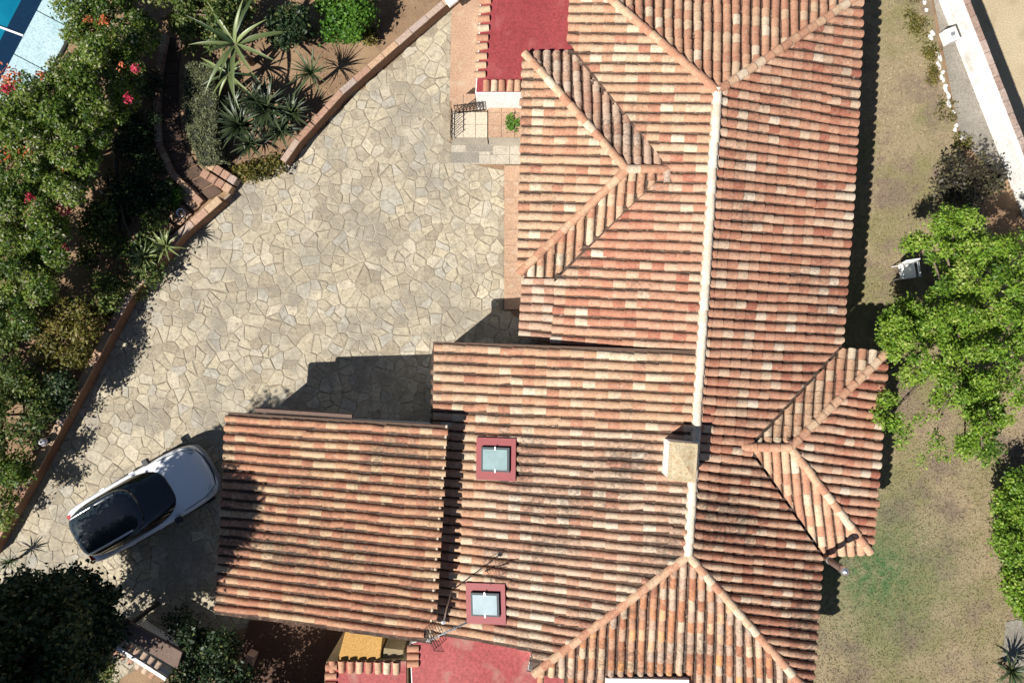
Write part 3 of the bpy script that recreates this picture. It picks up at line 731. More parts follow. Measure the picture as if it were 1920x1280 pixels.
gw = empty('garden_wall', P(640, 210, 0))
tag(gw, 'long low brick garden wall with terracotta cap running diagonally along the stone courtyard', 'wall')
WP = [(862, -20), (770, 58), (640, 172), (558, 262), (530, 302)]
WP2 = [(412, 372), (335, 440), (238, 556), (150, 722), (70, 870), (-30, 1045)]
def wall_run(parent, px, h, wd, m, capm, step=0.62):
    pp = [P(a, b, h) for a, b in px]
    for i in range(len(pp)-1):
        MB().bar(pp[i], pp[i+1], wd-0.05, -0.02, h-0.052).build('wall_section', m, parent)
        d = pp[i+1]-pp[i]; n = max(1, round(d.length/step))
        for k in range(n):
            a = pp[i]+d*(k/n)+d.normalized()*0.006; b = pp[i]+d*((k+1)/n)-d.normalized()*0.006
            bevel(MB().bar(a, b, wd+random.uniform(-.012, .012), h-0.05, h+random.uniform(-.006, .006)).build('cap_slab', capm, parent), 0.012, 1)
M_capO = tile_mat('wall_cap', [(0, (0.30, 0.17, 0.115)), (0.4, (0.38, 0.235, 0.165)), (0.75, (0.46, 0.31, 0.19)), (1, (0.36, 0.28, 0.24))], 'object', 0.3)
wall_run(gw, WP, 0.6, 0.2, M_brick, M_capO)
gw2 = empty('garden_wall', P(150, 720, 0))
tag(gw2, 'low brown garden wall left of the car, shaded by the shrubs behind it', 'wall')
wall_run(gw2, WP2, 0.62, 0.24, M_brick, M_capO)

path = empty('garden_path', P(330, 250, 0)); path['kind'] = 'structure'
PATH_L = [(318, 70), (306, 140), (302, 210), (305, 270), (330, 325), (385, 380)]; PATH_R = [(342, 70), (335, 140), (336, 210), (342, 262), (368, 310), (418, 362)]
for i in range(len(PATH_L)-1):
    for k in range(3):
        a0, a1 = k/3, (k+1)/3
        q = [P(PATH_L[i][0]*(1-s)+PATH_L[i+1][0]*s, PATH_L[i][1]*(1-s)+PATH_L[i+1][1]*s) for s in (a0+.02, a1-.02)]
        r = [P(PATH_R[i][0]*(1-s)+PATH_R[i+1][0]*s, PATH_R[i][1]*(1-s)+PATH_R[i+1][1]*s) for s in (a1-.02, a0+.02)]
        MB().prism(q+r, 0.0, 0.05+0.004*random.random()).build('paving_tile', M_pathbrown, path)
kb = empty('brick_kerb', P(310, 250, 0)); tag(kb, 'curved terracotta brick kerb along the left side of the dark garden path', 'kerb')
for i in range(len(PATH_L)-1):
    a, b = P(*PATH_L[i]), P(*PATH_L[i+1]); d = b-a; n = max(1, round(d.length/0.3)); q = Vector((-d.y, d.x, 0)).normalized()*-0.06
    for k in range(n):
        bevel(MB().bar(a+q+d*(k/n)+d.normalized()*.006, a+q+d*((k+1)/n)-d.normalized()*.006, 0.19, 0, 0.22+random.uniform(-.01, .01)).build('brick', M_capO, kb), 0.01, 1)
bw = empty('brick_planter_wall', P(405, 335, 0)); tag(bw, 'short sunlit peach brick planter wall at the path entrance beside the clipped hedge', 'wall')
for (a, b) in (((377, 322), (432, 356)), ((388, 306), (442, 340))):
    A, B = P(*a, .4), P(*b, .4); d = B-A
    for k in range(4): bevel(MB().bar(A+d*(k/4)+d*.01, A+d*((k+1)/4)-d*.01, 0.26, 0, 0.4+random.uniform(-.01, .01)).build('brick', M_capO, bw), 0.012, 1)
sb = empty('stepping_slab', P(345, 395, 0)); tag(sb, 'terracotta slabs laid in the corner between path kerb and garden wall', 'paving slab')
for k, q in enumerate((((352, 342), (388, 376), (366, 398), (336, 364)), ((362, 402), (340, 424), (318, 410), (336, 380)), ((332, 428), (312, 446), (300, 424), (316, 412)))):
    bevel(MB().prism([P(*a) for a in q], 0, 0.10+.01*k).build('slab', M_terra, sb), 0.01, 1)

# white boundary wall over the sunken road
bwl = empty('boundary_wall', WALL_A); tag(bwl, 'tall whitewashed boundary wall with brown coping between the lawn and the sunken road', 'wall')
WT0, WT1 = P(1772, -80, 0.8), P(1944, 360, 0.8)
dv = (WT1-WT0); L_ = dv.length; dn = dv.normalized(); qn = Vector((-dn.y, dn.x, 0)); qn = qn if qn.x > 0 else -qn
MB().bar(WT0-dn*4, WT1+dn*10, 0.26, -3.05, 0.73).build('wall_body', M_whitew, bwl)
M_cop = tile_mat('brown_coping', [(0, (0.27, 0.18, 0.14)), (0.5, (0.36, 0.26, 0.21)), (1, (0.42, 0.33, 0.28))], 'object', 0.4)
MB().bar(WT0-dn*4-qn*.055, WT1+dn*10-qn*.055, 0.17, 0.732, 0.8).build('wall_top', M_whitew, bwl)
k = -10
while k*0.4 < L_+8:
    a = WT0+dn*(k*0.4+.006)+qn*0.125; b = WT0+dn*(k*0.4+0.394)+qn*0.125
    MB().bar(a, b, 0.18, 0.735, 0.83+random.uniform(-.008, .008)).build('coping_tile', M_cop, bwl); k += 1
pil = P(1785, 66, 0.8)
pb = MB(); ang = math.atan2(dn.y, dn.x); Mp = Matrix.Translation((pil.x-.02, pil.y, 0)) @ Matrix.Rotation(ang, 4, 'Z')
pb.box((0, 0, 0.70), 0.42, 0.36, 0.32, Mp); pb.build('pillar', M_whitew, bwl)
MB().box((0, 0, 0.88), 0.1, 0.1, 0.05, Mp).build('pillar_socket', plain('grey_socket', (0.2, 0.21, 0.22), 0.6), bwl)
strip('wall_gutter', ((1738, -60), (1764, -60), (1905, 330), (1880, 340), (1800, 262)), 0.03, M_concrete)
kr = empty('stone_edging', P(1770, 160, 0)); tag(kr, 'broken line of whitewashed stones edging the lawn at the wall gutter', 'edging')
kst = []
yy = -20
while yy < 262:
    if random.random() < .72: kst.append((1722+(yy*.27)+random.uniform(-4, 4)+6, yy, random.uniform(.12, .34)))
    yy += random.uniform(7, 17)
for (x, y, l) in kst:
    a = P(x, y); mb = MB(); n = 9; ring = []
    for k in range(n):
        t_ = 2*math.pi*k/n; rr = random.uniform(.6, 1.15); ring.append(dn*math.cos(t_)*l*.6*rr+qn*math.sin(t_)*.075*rr)
    mb.rings([[a+v for v in ring], [a+v*0.92+Vector((0, 0, .04)) for v in ring], [a+v*.7+Vector((0, 0, .055+random.uniform(0, .015))) for v in ring]])
    mb.build('stone', M_kerbwhite, kr, True)
strip('side_paving', ((1885, 1165), (1990, 1140), (1990, 1300), (1878, 1235)), 0.03, M_concrete)

# ------------------------------------------------------------------ vegetation
def leaves(name, clumps, m, parent=None, size=0.09, up_bias=0.6, aspect=0.55, shell=0.35, scatter=0.28):
    """clumps: (centre, radii, n). Leaf-sized faces through each clump's volume, tint per leaf"""
    V = []; T = []; nf = 0
    for c, r, n in clumps:
        d = RNG.normal(size=(n, 3)); d /= np.linalg.norm(d, axis=1)[:, None]
        rad = (shell+(1-shell)*RNG.random(n))**0.6
        p = np.array(c)+d*rad[:, None]*np.array(r)+RNG.normal(size=(n, 3))*np.array(r)*scatter
        nrm = d*0.6+RNG.normal(size=(n, 3))*0.75; nrm[:, 2] += up_bias; nrm /= np.linalg.norm(nrm, axis=1)[:, None]
        a = np.cross(nrm, RNG.normal(size=(n, 3))); a /= np.linalg.norm(a, axis=1)[:, None]; b = np.cross(nrm, a)
        s = size*RNG.uniform(0.6, 1.35, n)[:, None]
        q = np.stack([p-a*s, p+b*s*aspect+nrm*s*.12, p+a*s, p-b*s*aspect+nrm*s*.12], 1)
        V.append(q.reshape(-1, 3)); tint = np.clip(RNG.normal(0.5, 0.22, n)+RNG.normal(0, .18), 0, 1); tint[RNG.random(n) < .05] = 1.0; T.append(np.repeat(tint, 4)); nf += n
    return raw(name, np.concatenate(V), nf, 4, np.concatenate(T), m, parent)
def clumps_in(poly_px, z0, z1, n, rad, leaves_n, flat=0.75):
    xs = [p[0] for p in poly_px]; ys = [p[1] for p in poly_px]; r = []
    pv = [Vector((a, b)) for a, b in poly_px]
    while len(r) < n:
        x = random.uniform(min(xs), max(xs)); y = random.uniform(min(ys), max(ys))
        if inside(x, y, pv):
            rr = random.uniform(*rad); z = random.uniform(z0, z1)
            r.append((tuple(P(x, y, z)), (rr, rr, rr*flat), int(leaves_n*rr*rr/(rad[1]**2))))
    return r
def plant(name, base_px, label, cat, clumps, m, size=0.09, group=None, limbs=5, trunk=0.09, part='crown', lean=None, **kw):
    base = P(*base_px); root = empty(name, base); tag(root, label, cat, group)
    leaves(part, clumps, m, root, size, **kw)
    if limbs:
        mb = MB(); top = sum((Vector(c[0]) for c in clumps), Vector())/len(clumps)
        fork = base.lerp(Vector((top.x, top.y, top.z*.8)), 0.4)
        mb.tube([base-Vector((0, 0, .05)), base.lerp(fork, .5)+Vector((random.uniform(-.05, .05), random.uniform(-.05, .05), 0)), fork], [trunk, trunk*.8, trunk*.65], 7)
        for c in random.sample(clumps, min(limbs, len(clumps))):
            e = Vector(c[0]); md_ = fork.lerp(e, .5)+Vector((random.uniform(-.12, .12), random.uniform(-.12, .12), random.uniform(0, .12)))
            mb.tube([fork, md_, e], [trunk*.5, trunk*.34, trunk*.12], 5)
        mb.build('trunk', M_bark, root, True)
    return root
# big bougainvillea by the pool
bou = [(108, 10), (185, 0), (285, 0), (302, 52), (262, 110), (243, 182), (228, 250), (185, 300), (172, 352), (128, 402), (118, 470), (70, 520), (60, 600), (-30, 640), (-20, 185), (66, 142), (112, 84)]
cl = clumps_in(bou, 1.1, 2.1, 210, (0.16, 0.42), 620)
cl += clumps_in([(150, 60), (200, 60), (190, 300), (150, 380), (110, 500), (50, 600), (-30, 630), (-20, 220), (90, 150)], 2.4, 3.5, 150, (0.14, 0.38), 620)
b_ = plant('bougainvillea', (95, 330), 'huge sprawling bougainvillea with red and pink blossom beside the pool', 'bougainvillea', cl, L_hedge, 0.048, limbs=14, trunk=0.13, scatter=0.16)
fl_ = [(P(x, y, z+.45), (r, r, r*.6), n) for x, y, z, r, n in ((252, 130, 2.7, .12, 26), (240, 185, 2.5, .13, 28), (120, 390, 2.4, .17, 45), (115, 466, 2.2, .14, 26), (55, 372, 2.8, .13, 22), (145, 270, 2.7, .12, 18), (22, 592, 2.3, .13, 18), (12, 166, 2.7, .16, 40), (105, 458, 2.2, .1, 12), (123, 376, 2.4, .12, 22))]
leaves('red_blossom', [(tuple(c), r, int(n*1.6)) for c, r, n in fl_], L_red, b_, 0.05)
fo_ = [(P(x, y, z+.45), (r, r, r*.6), n) for x, y, z, r, n in ((18, 142, 2.7, .28, 110), (192, 38, 2.8, .15, 30), (165, 36, 2.8, .12, 18), (48, 285, 2.8, .16, 22), (115, 310, 2.6, .16, 26), (78, 140, 2.7, .12, 14), (228, 126, 2.6, .1, 12), (5, 290, 2.7, .2, 24))]
leaves('orange_blossom', [(tuple(c), r, int(n*1.3)) for c, r, n in fo_], L_orange, b_, 0.045)
# a second, lighter shrub at the top edge and other garden shrubs
plant('shrub', (300, 30), 'dark green shrub at the top edge between bougainvillea and bare soil', 'shrub', clumps_in([(270, -40), (450, -40), (430, 40), (360, 30), (300, 40)], 0.8, 1.8, 20, (0.25, 0.45), 420), L_mid, 0.055)
plant('shrub', (625, 30), 'bright green leafy bush on bare soil near the top of the garden wall', 'shrub', clumps_in([(575, -40), (690, -40), (688, 30), (668, 66), (625, 66), (600, 20)], 0.5, 1.1, 22, (0.22, 0.36), 420), L_lush, 0.06)
plant('shrub', (688, 66), 'small yellow green tuft of a shrub alone on brown soil', 'shrub', clumps_in([(672, 50), (708, 52), (704, 84), (675, 82)], 0.15, 0.35, 7, (0.12, 0.2), 120), L_olive, 0.06, limbs=3, trunk=0.03)
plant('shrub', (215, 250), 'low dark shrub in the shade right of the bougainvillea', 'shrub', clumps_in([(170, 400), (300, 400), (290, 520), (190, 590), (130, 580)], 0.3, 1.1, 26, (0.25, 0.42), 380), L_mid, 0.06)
plant('shrub', (250, 300), 'dark shrub mass added as black shade between bougainvillea and the path kerb', 'shrub', clumps_in([(215, 200), (288, 120), (298, 300), (320, 370), (270, 400), (160, 420), (190, 330)], 0.2, 0.6, 50, (0.2, 0.34), 330), L_dark, 0.05)  # dark leaves added to fill in the black shade beside the bougainvillea
plant('shrub', (130, 640), 'yellow olive shrub behind the brown garden wall', 'shrub', clumps_in([(70, 575), (190, 570), (195, 610), (165, 680), (110, 700), (62, 660)], 0.8, 1.5, 26, (0.22, 0.4), 420), L_olive, 0.055)
plant('shrub', (55, 790), 'green and yellow speckled shrub behind the brown wall above the wall lamp', 'shrub', clumps_in([(-30, 700), (60, 690), (105, 740), (80, 800), (60, 840), (-30, 850)], 0.8, 1.9, 30, (0.25, 0.42), 430), L_mid, 0.058)
plant('shrub', (20, 900), 'dark green shrub behind the wall nearest the lower left picture edge', 'shrub', clumps_in([(-40, 850), (55, 860), (40, 900), (0, 985), (-40, 1000)], 0.8, 1.9, 18, (0.25, 0.4), 420), L_hedge, 0.058)
plant('shrub', (140, 720), 'dark low shrub tucked between yellow shrub and brown wall', 'shrub', clumps_in([(70, 700), (140, 700), (130, 740), (100, 780), (90, 740)], 0.6, 1.9, 14, (0.2, 0.35), 300), L_dark, 0.055)
plant('shrub', (350, 390), 'small green plant against the planter kerb', 'shrub', clumps_in([(300, 345), (335, 360), (338, 385), (318, 392)], 0.15, 0.4, 6, (0.12, 0.22), 110), L_lush, 0.05, limbs=2, trunk=0.02)
plant('shrub', (500, 312), 'olive ground shrub at the broken end of the garden wall', 'shrub', clumps_in([(440, 318), (500, 288), (540, 292), (530, 318), (460, 342)], 0.1, 0.45, 16, (0.14, 0.26), 170), L_olive, 0.05, limbs=3, trunk=0.03)
plant('shrub', (958, 236), 'small bright green plant against the west eave of the house', 'shrub', clumps_in([(950, 222), (972, 222), (972, 246), (950, 246)], 0.5, 1.4, 7, (0.12, 0.18), 120), L_lush, 0.05, limbs=2, trunk=0.02)
# tall dark tree at the lower left: axis stands where its long shadow starts
tb = (209, 1116); tbw = P(*tb); cl = []
for k in range(210):
    z = random.uniform(2.0, 9.2); t_ = (z-2.0)/7.2; rmax = 1.85*math.sin(math.pi*min(1, 0.10+t_*0.84))**0.5
    a = random.uniform(0, 2*math.pi); rr = rmax*math.sqrt(random.random()); r_ = random.uniform(.36, .6)
    cl.append(((tbw.x+rr*math.cos(a), tbw.y+rr*math.sin(a), z), (r_, r_, r_*.9), int(950*r_)))
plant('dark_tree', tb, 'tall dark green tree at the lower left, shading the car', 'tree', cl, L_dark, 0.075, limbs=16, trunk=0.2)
plant('shrub', (160, 1290), 'dark shrub with light yellow flecks at the bottom left picture edge', 'shrub', clumps_in([(40, 1250), (200, 1215), (205, 1300), (40, 1320)], 1.0, 1.6, 18, (0.22, 0.4), 380), L_mid, 0.06)
plant('shrub', (400, 1225), 'dense dark green bush between the brown canopy and the patio', 'shrub', clumps_in([(318, 1185), (345, 1160), (400, 1185), (455, 1215), (468, 1275), (440, 1330), (320, 1330), (330, 1240)], 0.9, 2.1, 42, (0.25, 0.45), 480), L_dark, 0.06)
plant('shrub', (560, 1420), 'tall dark shrub added unseen below the picture edge to shade the patio', 'shrub', clumps_in([(430, 1345), (640, 1345), (640, 1470), (430, 1470)], 1.6, 3.2, 70, (0.3, 0.5), 520), L_dark, 0.07)  # added out of view to cast shade on the patio
# right side: bright tree, hedge, dry shrub
rt_poly = [(1800, 388), (1870, 430), (1925, 440), (1970, 560), (1960, 720), (1900, 830), (1850, 875), (1790, 850), (1800, 760), (1745, 745), (1700, 720), (1660, 640), (1660, 590), (1690, 560), (1745, 560), (1760, 440)]
cl = clumps_in(rt_poly, 2.0, 3.6, 290, (0.10, 0.29), 330, 0.55)
cl += clumps_in([(1690, 450), (1750, 440), (1755, 490), (1690, 495)], 2.4, 2.9, 16, (0.14, 0.28), 260, 0.6)
cl += clumps_in([(1770, 395), (1815, 400), (1800, 440), (1745, 440)], 2.6, 3.0, 16, (0.15, 0.28), 280, 0.6)
cl += clumps_in([(1665, 690), (1760, 690), (1790, 860), (1660, 870)], 2.3, 3.0, 26, (0.12, 0.24), 70, 0.6)
cl += clumps_in([(1640, 740), (1690, 750), (1700, 800), (1650, 830)], 2.6, 3.1, 14, (0.10, 0.22), 120, 0.6)
cl += clumps_in([(1660, 600), (1720, 570), (1740, 640), (1665, 650)], 2.3, 3.0, 24, (0.18, 0.3), 320, 0.6)
gcp = P(1706, 507, 2.5); cl = [c for c in cl if math.hypot(c[0][0]-gcp.x, c[0][1]-gcp.y) > 0.62]
plant('bright_tree', (1810, 660), 'wide airy bright green tree beside the roof on the right', 'tree', cl, L_bright, 0.046, limbs=24, trunk=0.16)
plant('hedge', (1890, 1020), 'bright green hedge rising along the lower right lawn edge', 'hedge', clumps_in([(1872, 905), (1960, 890), (1980, 1180), (1925, 1170), (1890, 1120), (1885, 1050), (1868, 980)], 0.8, 1.5, 130, (0.14, 0.34), 360), L_bright, 0.05, limbs=6)
plant('dry_shrub', (1815, 330), 'half bare brownish shrub against the white boundary wall', 'shrub', clumps_in([(1795, 285), (1850, 280), (1878, 350), (1850, 395), (1775, 395), (1762, 330)], 0.5, 1.7, 26, (0.2, 0.36), 130), L_twig, 0.06, limbs=20, trunk=0.07)
for k, (x, y, sx, sy) in enumerate(((1712, 20, 12, 40), (1722, 55, 12, 20), (1745, 100, 12, 10), (1752, 140, 10, 16), (1776, 205, 14, 20), (1805, 262, 18, 12))):
    lab = ['olive weed patch on the lawn edge at the top of the picture', 'long olive weed patch left of the white wall pillar', 'small weed tuft below the wall pillar', 'thin weed tuft among the white edging stones', 'round olive weed clump beside the gutter', 'olive weed clump next to the half bare shrub'][k]
    plant('weed_clump', (x, y), lab, 'weeds', clumps_in([(x-sx, y-sy), (x+sx, y-sy), (x+sx, y+sy), (x-sx, y+sy)], 0.02, 0.12, 16, (0.05, 0.15), 60), L_olive, 0.034, limbs=0, scatter=0.5, group='weeds along the lawn edge')
# clipped hedge: leaf skin over a rounded solid
hp = [(346, 118), (392, 108), (408, 170), (408, 250), (418, 300), (372, 312), (352, 270), (340, 215), (338, 160)]
hz = 0.85; hb = pts(hz, *hp); root = empty('clipped_hedge', P(375, 215)); tag(root, 'clipped grey green hedge block curving along the dark garden path', 'hedge')
bevel(MB().prism([(p.x, p.y) for p in offset_poly(*ccw(hb, ['e']*len(hb)), 0.07)], 0, hz-0.05).build('hedge_core', plain('hedge_inside', (0.02, 0.024, 0.012), 0.9), root), 0.1, 2)
V = []; n = 0
ip = offset_poly(*ccw(hb, ['e']*len(hb)), 0.06); ipv = [Vector((p.x, p.y)) for p in ip]
cs = []
xs = [p.x for p in ip]; ys = [p.y for p in ip]
while len(cs) < 420:
    x, y = random.uniform(min(xs), max(xs)), random.uniform(min(ys), max(ys))
    if inside(x, y, ipv): cs.append(((x, y, hz-0.03), (.07, .07, .04), 26))
for i in range(len(ip)):
    p, q = ip[i], ip[(i+1) % len(ip)]
    for k in range(int((q-p).length/0.12)):
        for z in (0.15, 0.4, 0.65):
            c = p.lerp(q, (k*0.12)/(q-p).length); cs.append(((c.x, c.y, z), (.06, .06, .13), 20))
leaves('foliage', cs, L_grey, root, 0.026)

# rosette plants: every leaf a part
def blade_me(nm, w_=0.06, curve=0.25, fold=0.25, seg=6, m=None, widest=0.35):
    v = []; f = []
    for i in range(seg+1):
        t_ = i/seg; wd = w_*(math.sin(math.pi*min(1, 0.18+t_*0.82)**0.8) if True else 1); wd = max(wd, 0.003) if i < seg else 0.002
        z = curve*(t_-t_*t_*1.4); f_ = wd*fold
        v += [(-wd, t_, z+f_), (0, t_, z), (wd, t_, z+f_)]
    for i in range(seg):
        a = i*3; f += [(a, a+1, a+4, a+3), (a+1, a+2, a+5, a+4)]
    me = mesh(v, f, nm); me.materials.append(m); me.polygons.foreach_set('use_smooth', [True]*len(me.polygons)); return me
AG = blade_me('leaf', 0.055, 0.35, 0.35, 6, M_agave); BA = blade_me('leaf', 0.045, 0.3, 0.45, 6, M_banana); AL = blade_me('leaf', 0.06, 0.3, 0.4, 5, M_aloe); PA = blade_me('leaf', 0.03, 0.25, 0.3, 5, M_palm)
def rosette(name, px, z, n, L, me, label, cat, pitch=(8, 75), stem=0.05, group=None, wide=1.0):
    c = P(px[0], px[1], z); root = empty(name, (c.x, c.y, 0)); tag(root, label, cat, group)
    if z > 0.05:
        MB().tube([(0, 0, -.03), (0.02, 0, z*.5), (0, 0, z)], [stem*1.2, stem, stem*.9], 7)
        o = MB().tube([(c.x, c.y, -.03), (c.x+.02, c.y, z*.5), (c.x, c.y, z)], [stem*1.2, stem, stem*.9], 7).build('stem', M_bark, root, True)
    for i in range(n):
        a = i*2.39996+random.uniform(-.25, .25); pt = R(pitch[0]+(pitch[1]-pitch[0])*(i/n)**0.9+random.uniform(-6, 6)); l = L*random.uniform(.75, 1.12)*(1-.25*i/n)
        M = Matrix.Translation((0, 0, z)) @ Matrix.Rotation(a, 4, 'Z') @ Matrix.Rotation(pt, 4, 'X') @ Matrix.Diagonal((l*wide, l, l, 1)) @ Matrix.Translation((0, .04, 0))
        o = bpy.data.objects.new('leaf', me); C.objects.link(o); o.parent = root; o.matrix_basis = M
    return root
G = 'spiky agaves in the garden bed'
rosette('agave', (452, 238), 0.5, 54, 0.95, AG, 'large dark agave right of the clipped hedge', 'agave', group=G)
rosette('agave', (505, 205), 0.55, 56, 1.0, AG, 'big dark agave in the middle of the spiky bed', 'agave', group=G)
rosette('agave', (528, 248), 0.4, 46, 0.8, AG, 'dark agave overhanging the diagonal garden wall', 'agave', group=G)
rosette('agave', (470, 272), 0.35, 44, 0.65, AG, 'low bluish agave at the front of the spiky bed', 'agave', group=G)
rosette('agave', (492, 165), 0.3, 24, 0.5, AG, 'thin leaved agave on bare soil below the strap leaf plant', 'agave', group=G)
rosette('agave', (548, 215), 0.5, 46, 0.8, AG, 'dark agave between the small palm and the garden wall', 'agave', group=G)
rosette('agave', (440, 205), 0.3, 40, 0.7, AG, 'agave touching the right side of the clipped hedge', 'agave', group=G)
rosette('agave', (480, 190), 0.7, 44, 0.75, AG, 'tallest dark agave directly below the strap leaf plants', 'agave', group=G)
plant('shrub', (545, 45), 'dark rounded shrub added in place of the shadow on the bare soil beyond the spiky bed', 'shrub', clumps_in([(498, 25), (560, 22), (592, 60), (575, 82), (505, 72)], 0.5, 1.3, 20, (0.2, 0.34), 420), L_dark, 0.055)  # added shrub, its dark leaves stand for the shadow on the soil
plant('shrub', (400, 50), 'dark shrub behind the strap leaf plants at the top', 'shrub', clumps_in([(325, 40), (430, -20), (470, 20), (400, 75), (335, 95)], 0.4, 1.2, 24, (0.2, 0.36), 400), L_mid, 0.055)
plant('shrub', (20, 660), 'low green shrub filling the left picture edge between bougainvillea and speckled shrub', 'shrub', clumps_in([(-40, 610), (60, 600), (50, 650), (10, 700), (-40, 710)], 0.4, 1.3, 22, (0.2, 0.36), 400), L_mid, 0.055)
rosette('palm', (585, 138), 0.9, 46, 0.9, PA, 'small palm with thin dark fronds near the diagonal wall', 'palm', (2, 78))
rosette('strap_leaf_plant', (440, 84), 1.5, 15, 1.7, BA, 'tall plant with thick yellow green strap leaves in the garden bed', 'plant', (-8, 40), 0.09)
rosette('strap_leaf_plant', (428, 140), 1.1, 14, 1.1, BA, 'shorter strap leaf plant with hanging leaves beside the clipped hedge', 'plant', (-25, 40), 0.07)
rosette('aloe', (272, 482), 1.0, 34, 0.6, AL, 'yellow green aloe leaning over the garden wall', 'aloe', (0, 75), 0.06)
rosette('aloe', (312, 462), 0.9, 30, 0.6, AL, 'aloe on the wall casting a star shaped shadow on the courtyard', 'aloe', (0, 75), 0.06)
rosette('aloe', (262, 512), 0.7, 22, 0.45, AL, 'smallest aloe, lowest of those at the wall bend', 'aloe', (0, 75), 0.05)
rosette('aloe', (432, 345), 0.15, 16, 0.3, AL, 'small light green aloe at the end of the planter wall', 'aloe', (5, 75), 0.04)
rosette('yucca', (1893, 1255), 0.5, 46, 0.75, PA, 'dark spiky yucca at the lower right corner beside pale paving', 'yucca', (0, 80), 0.08, wide=1.5)
rosette('yucca', (20, 1052), 0.5, 26, 0.55, PA, 'spiky yucca at the left picture edge above the dark tree', 'yucca', (0, 75), 0.06, wide=1.3)

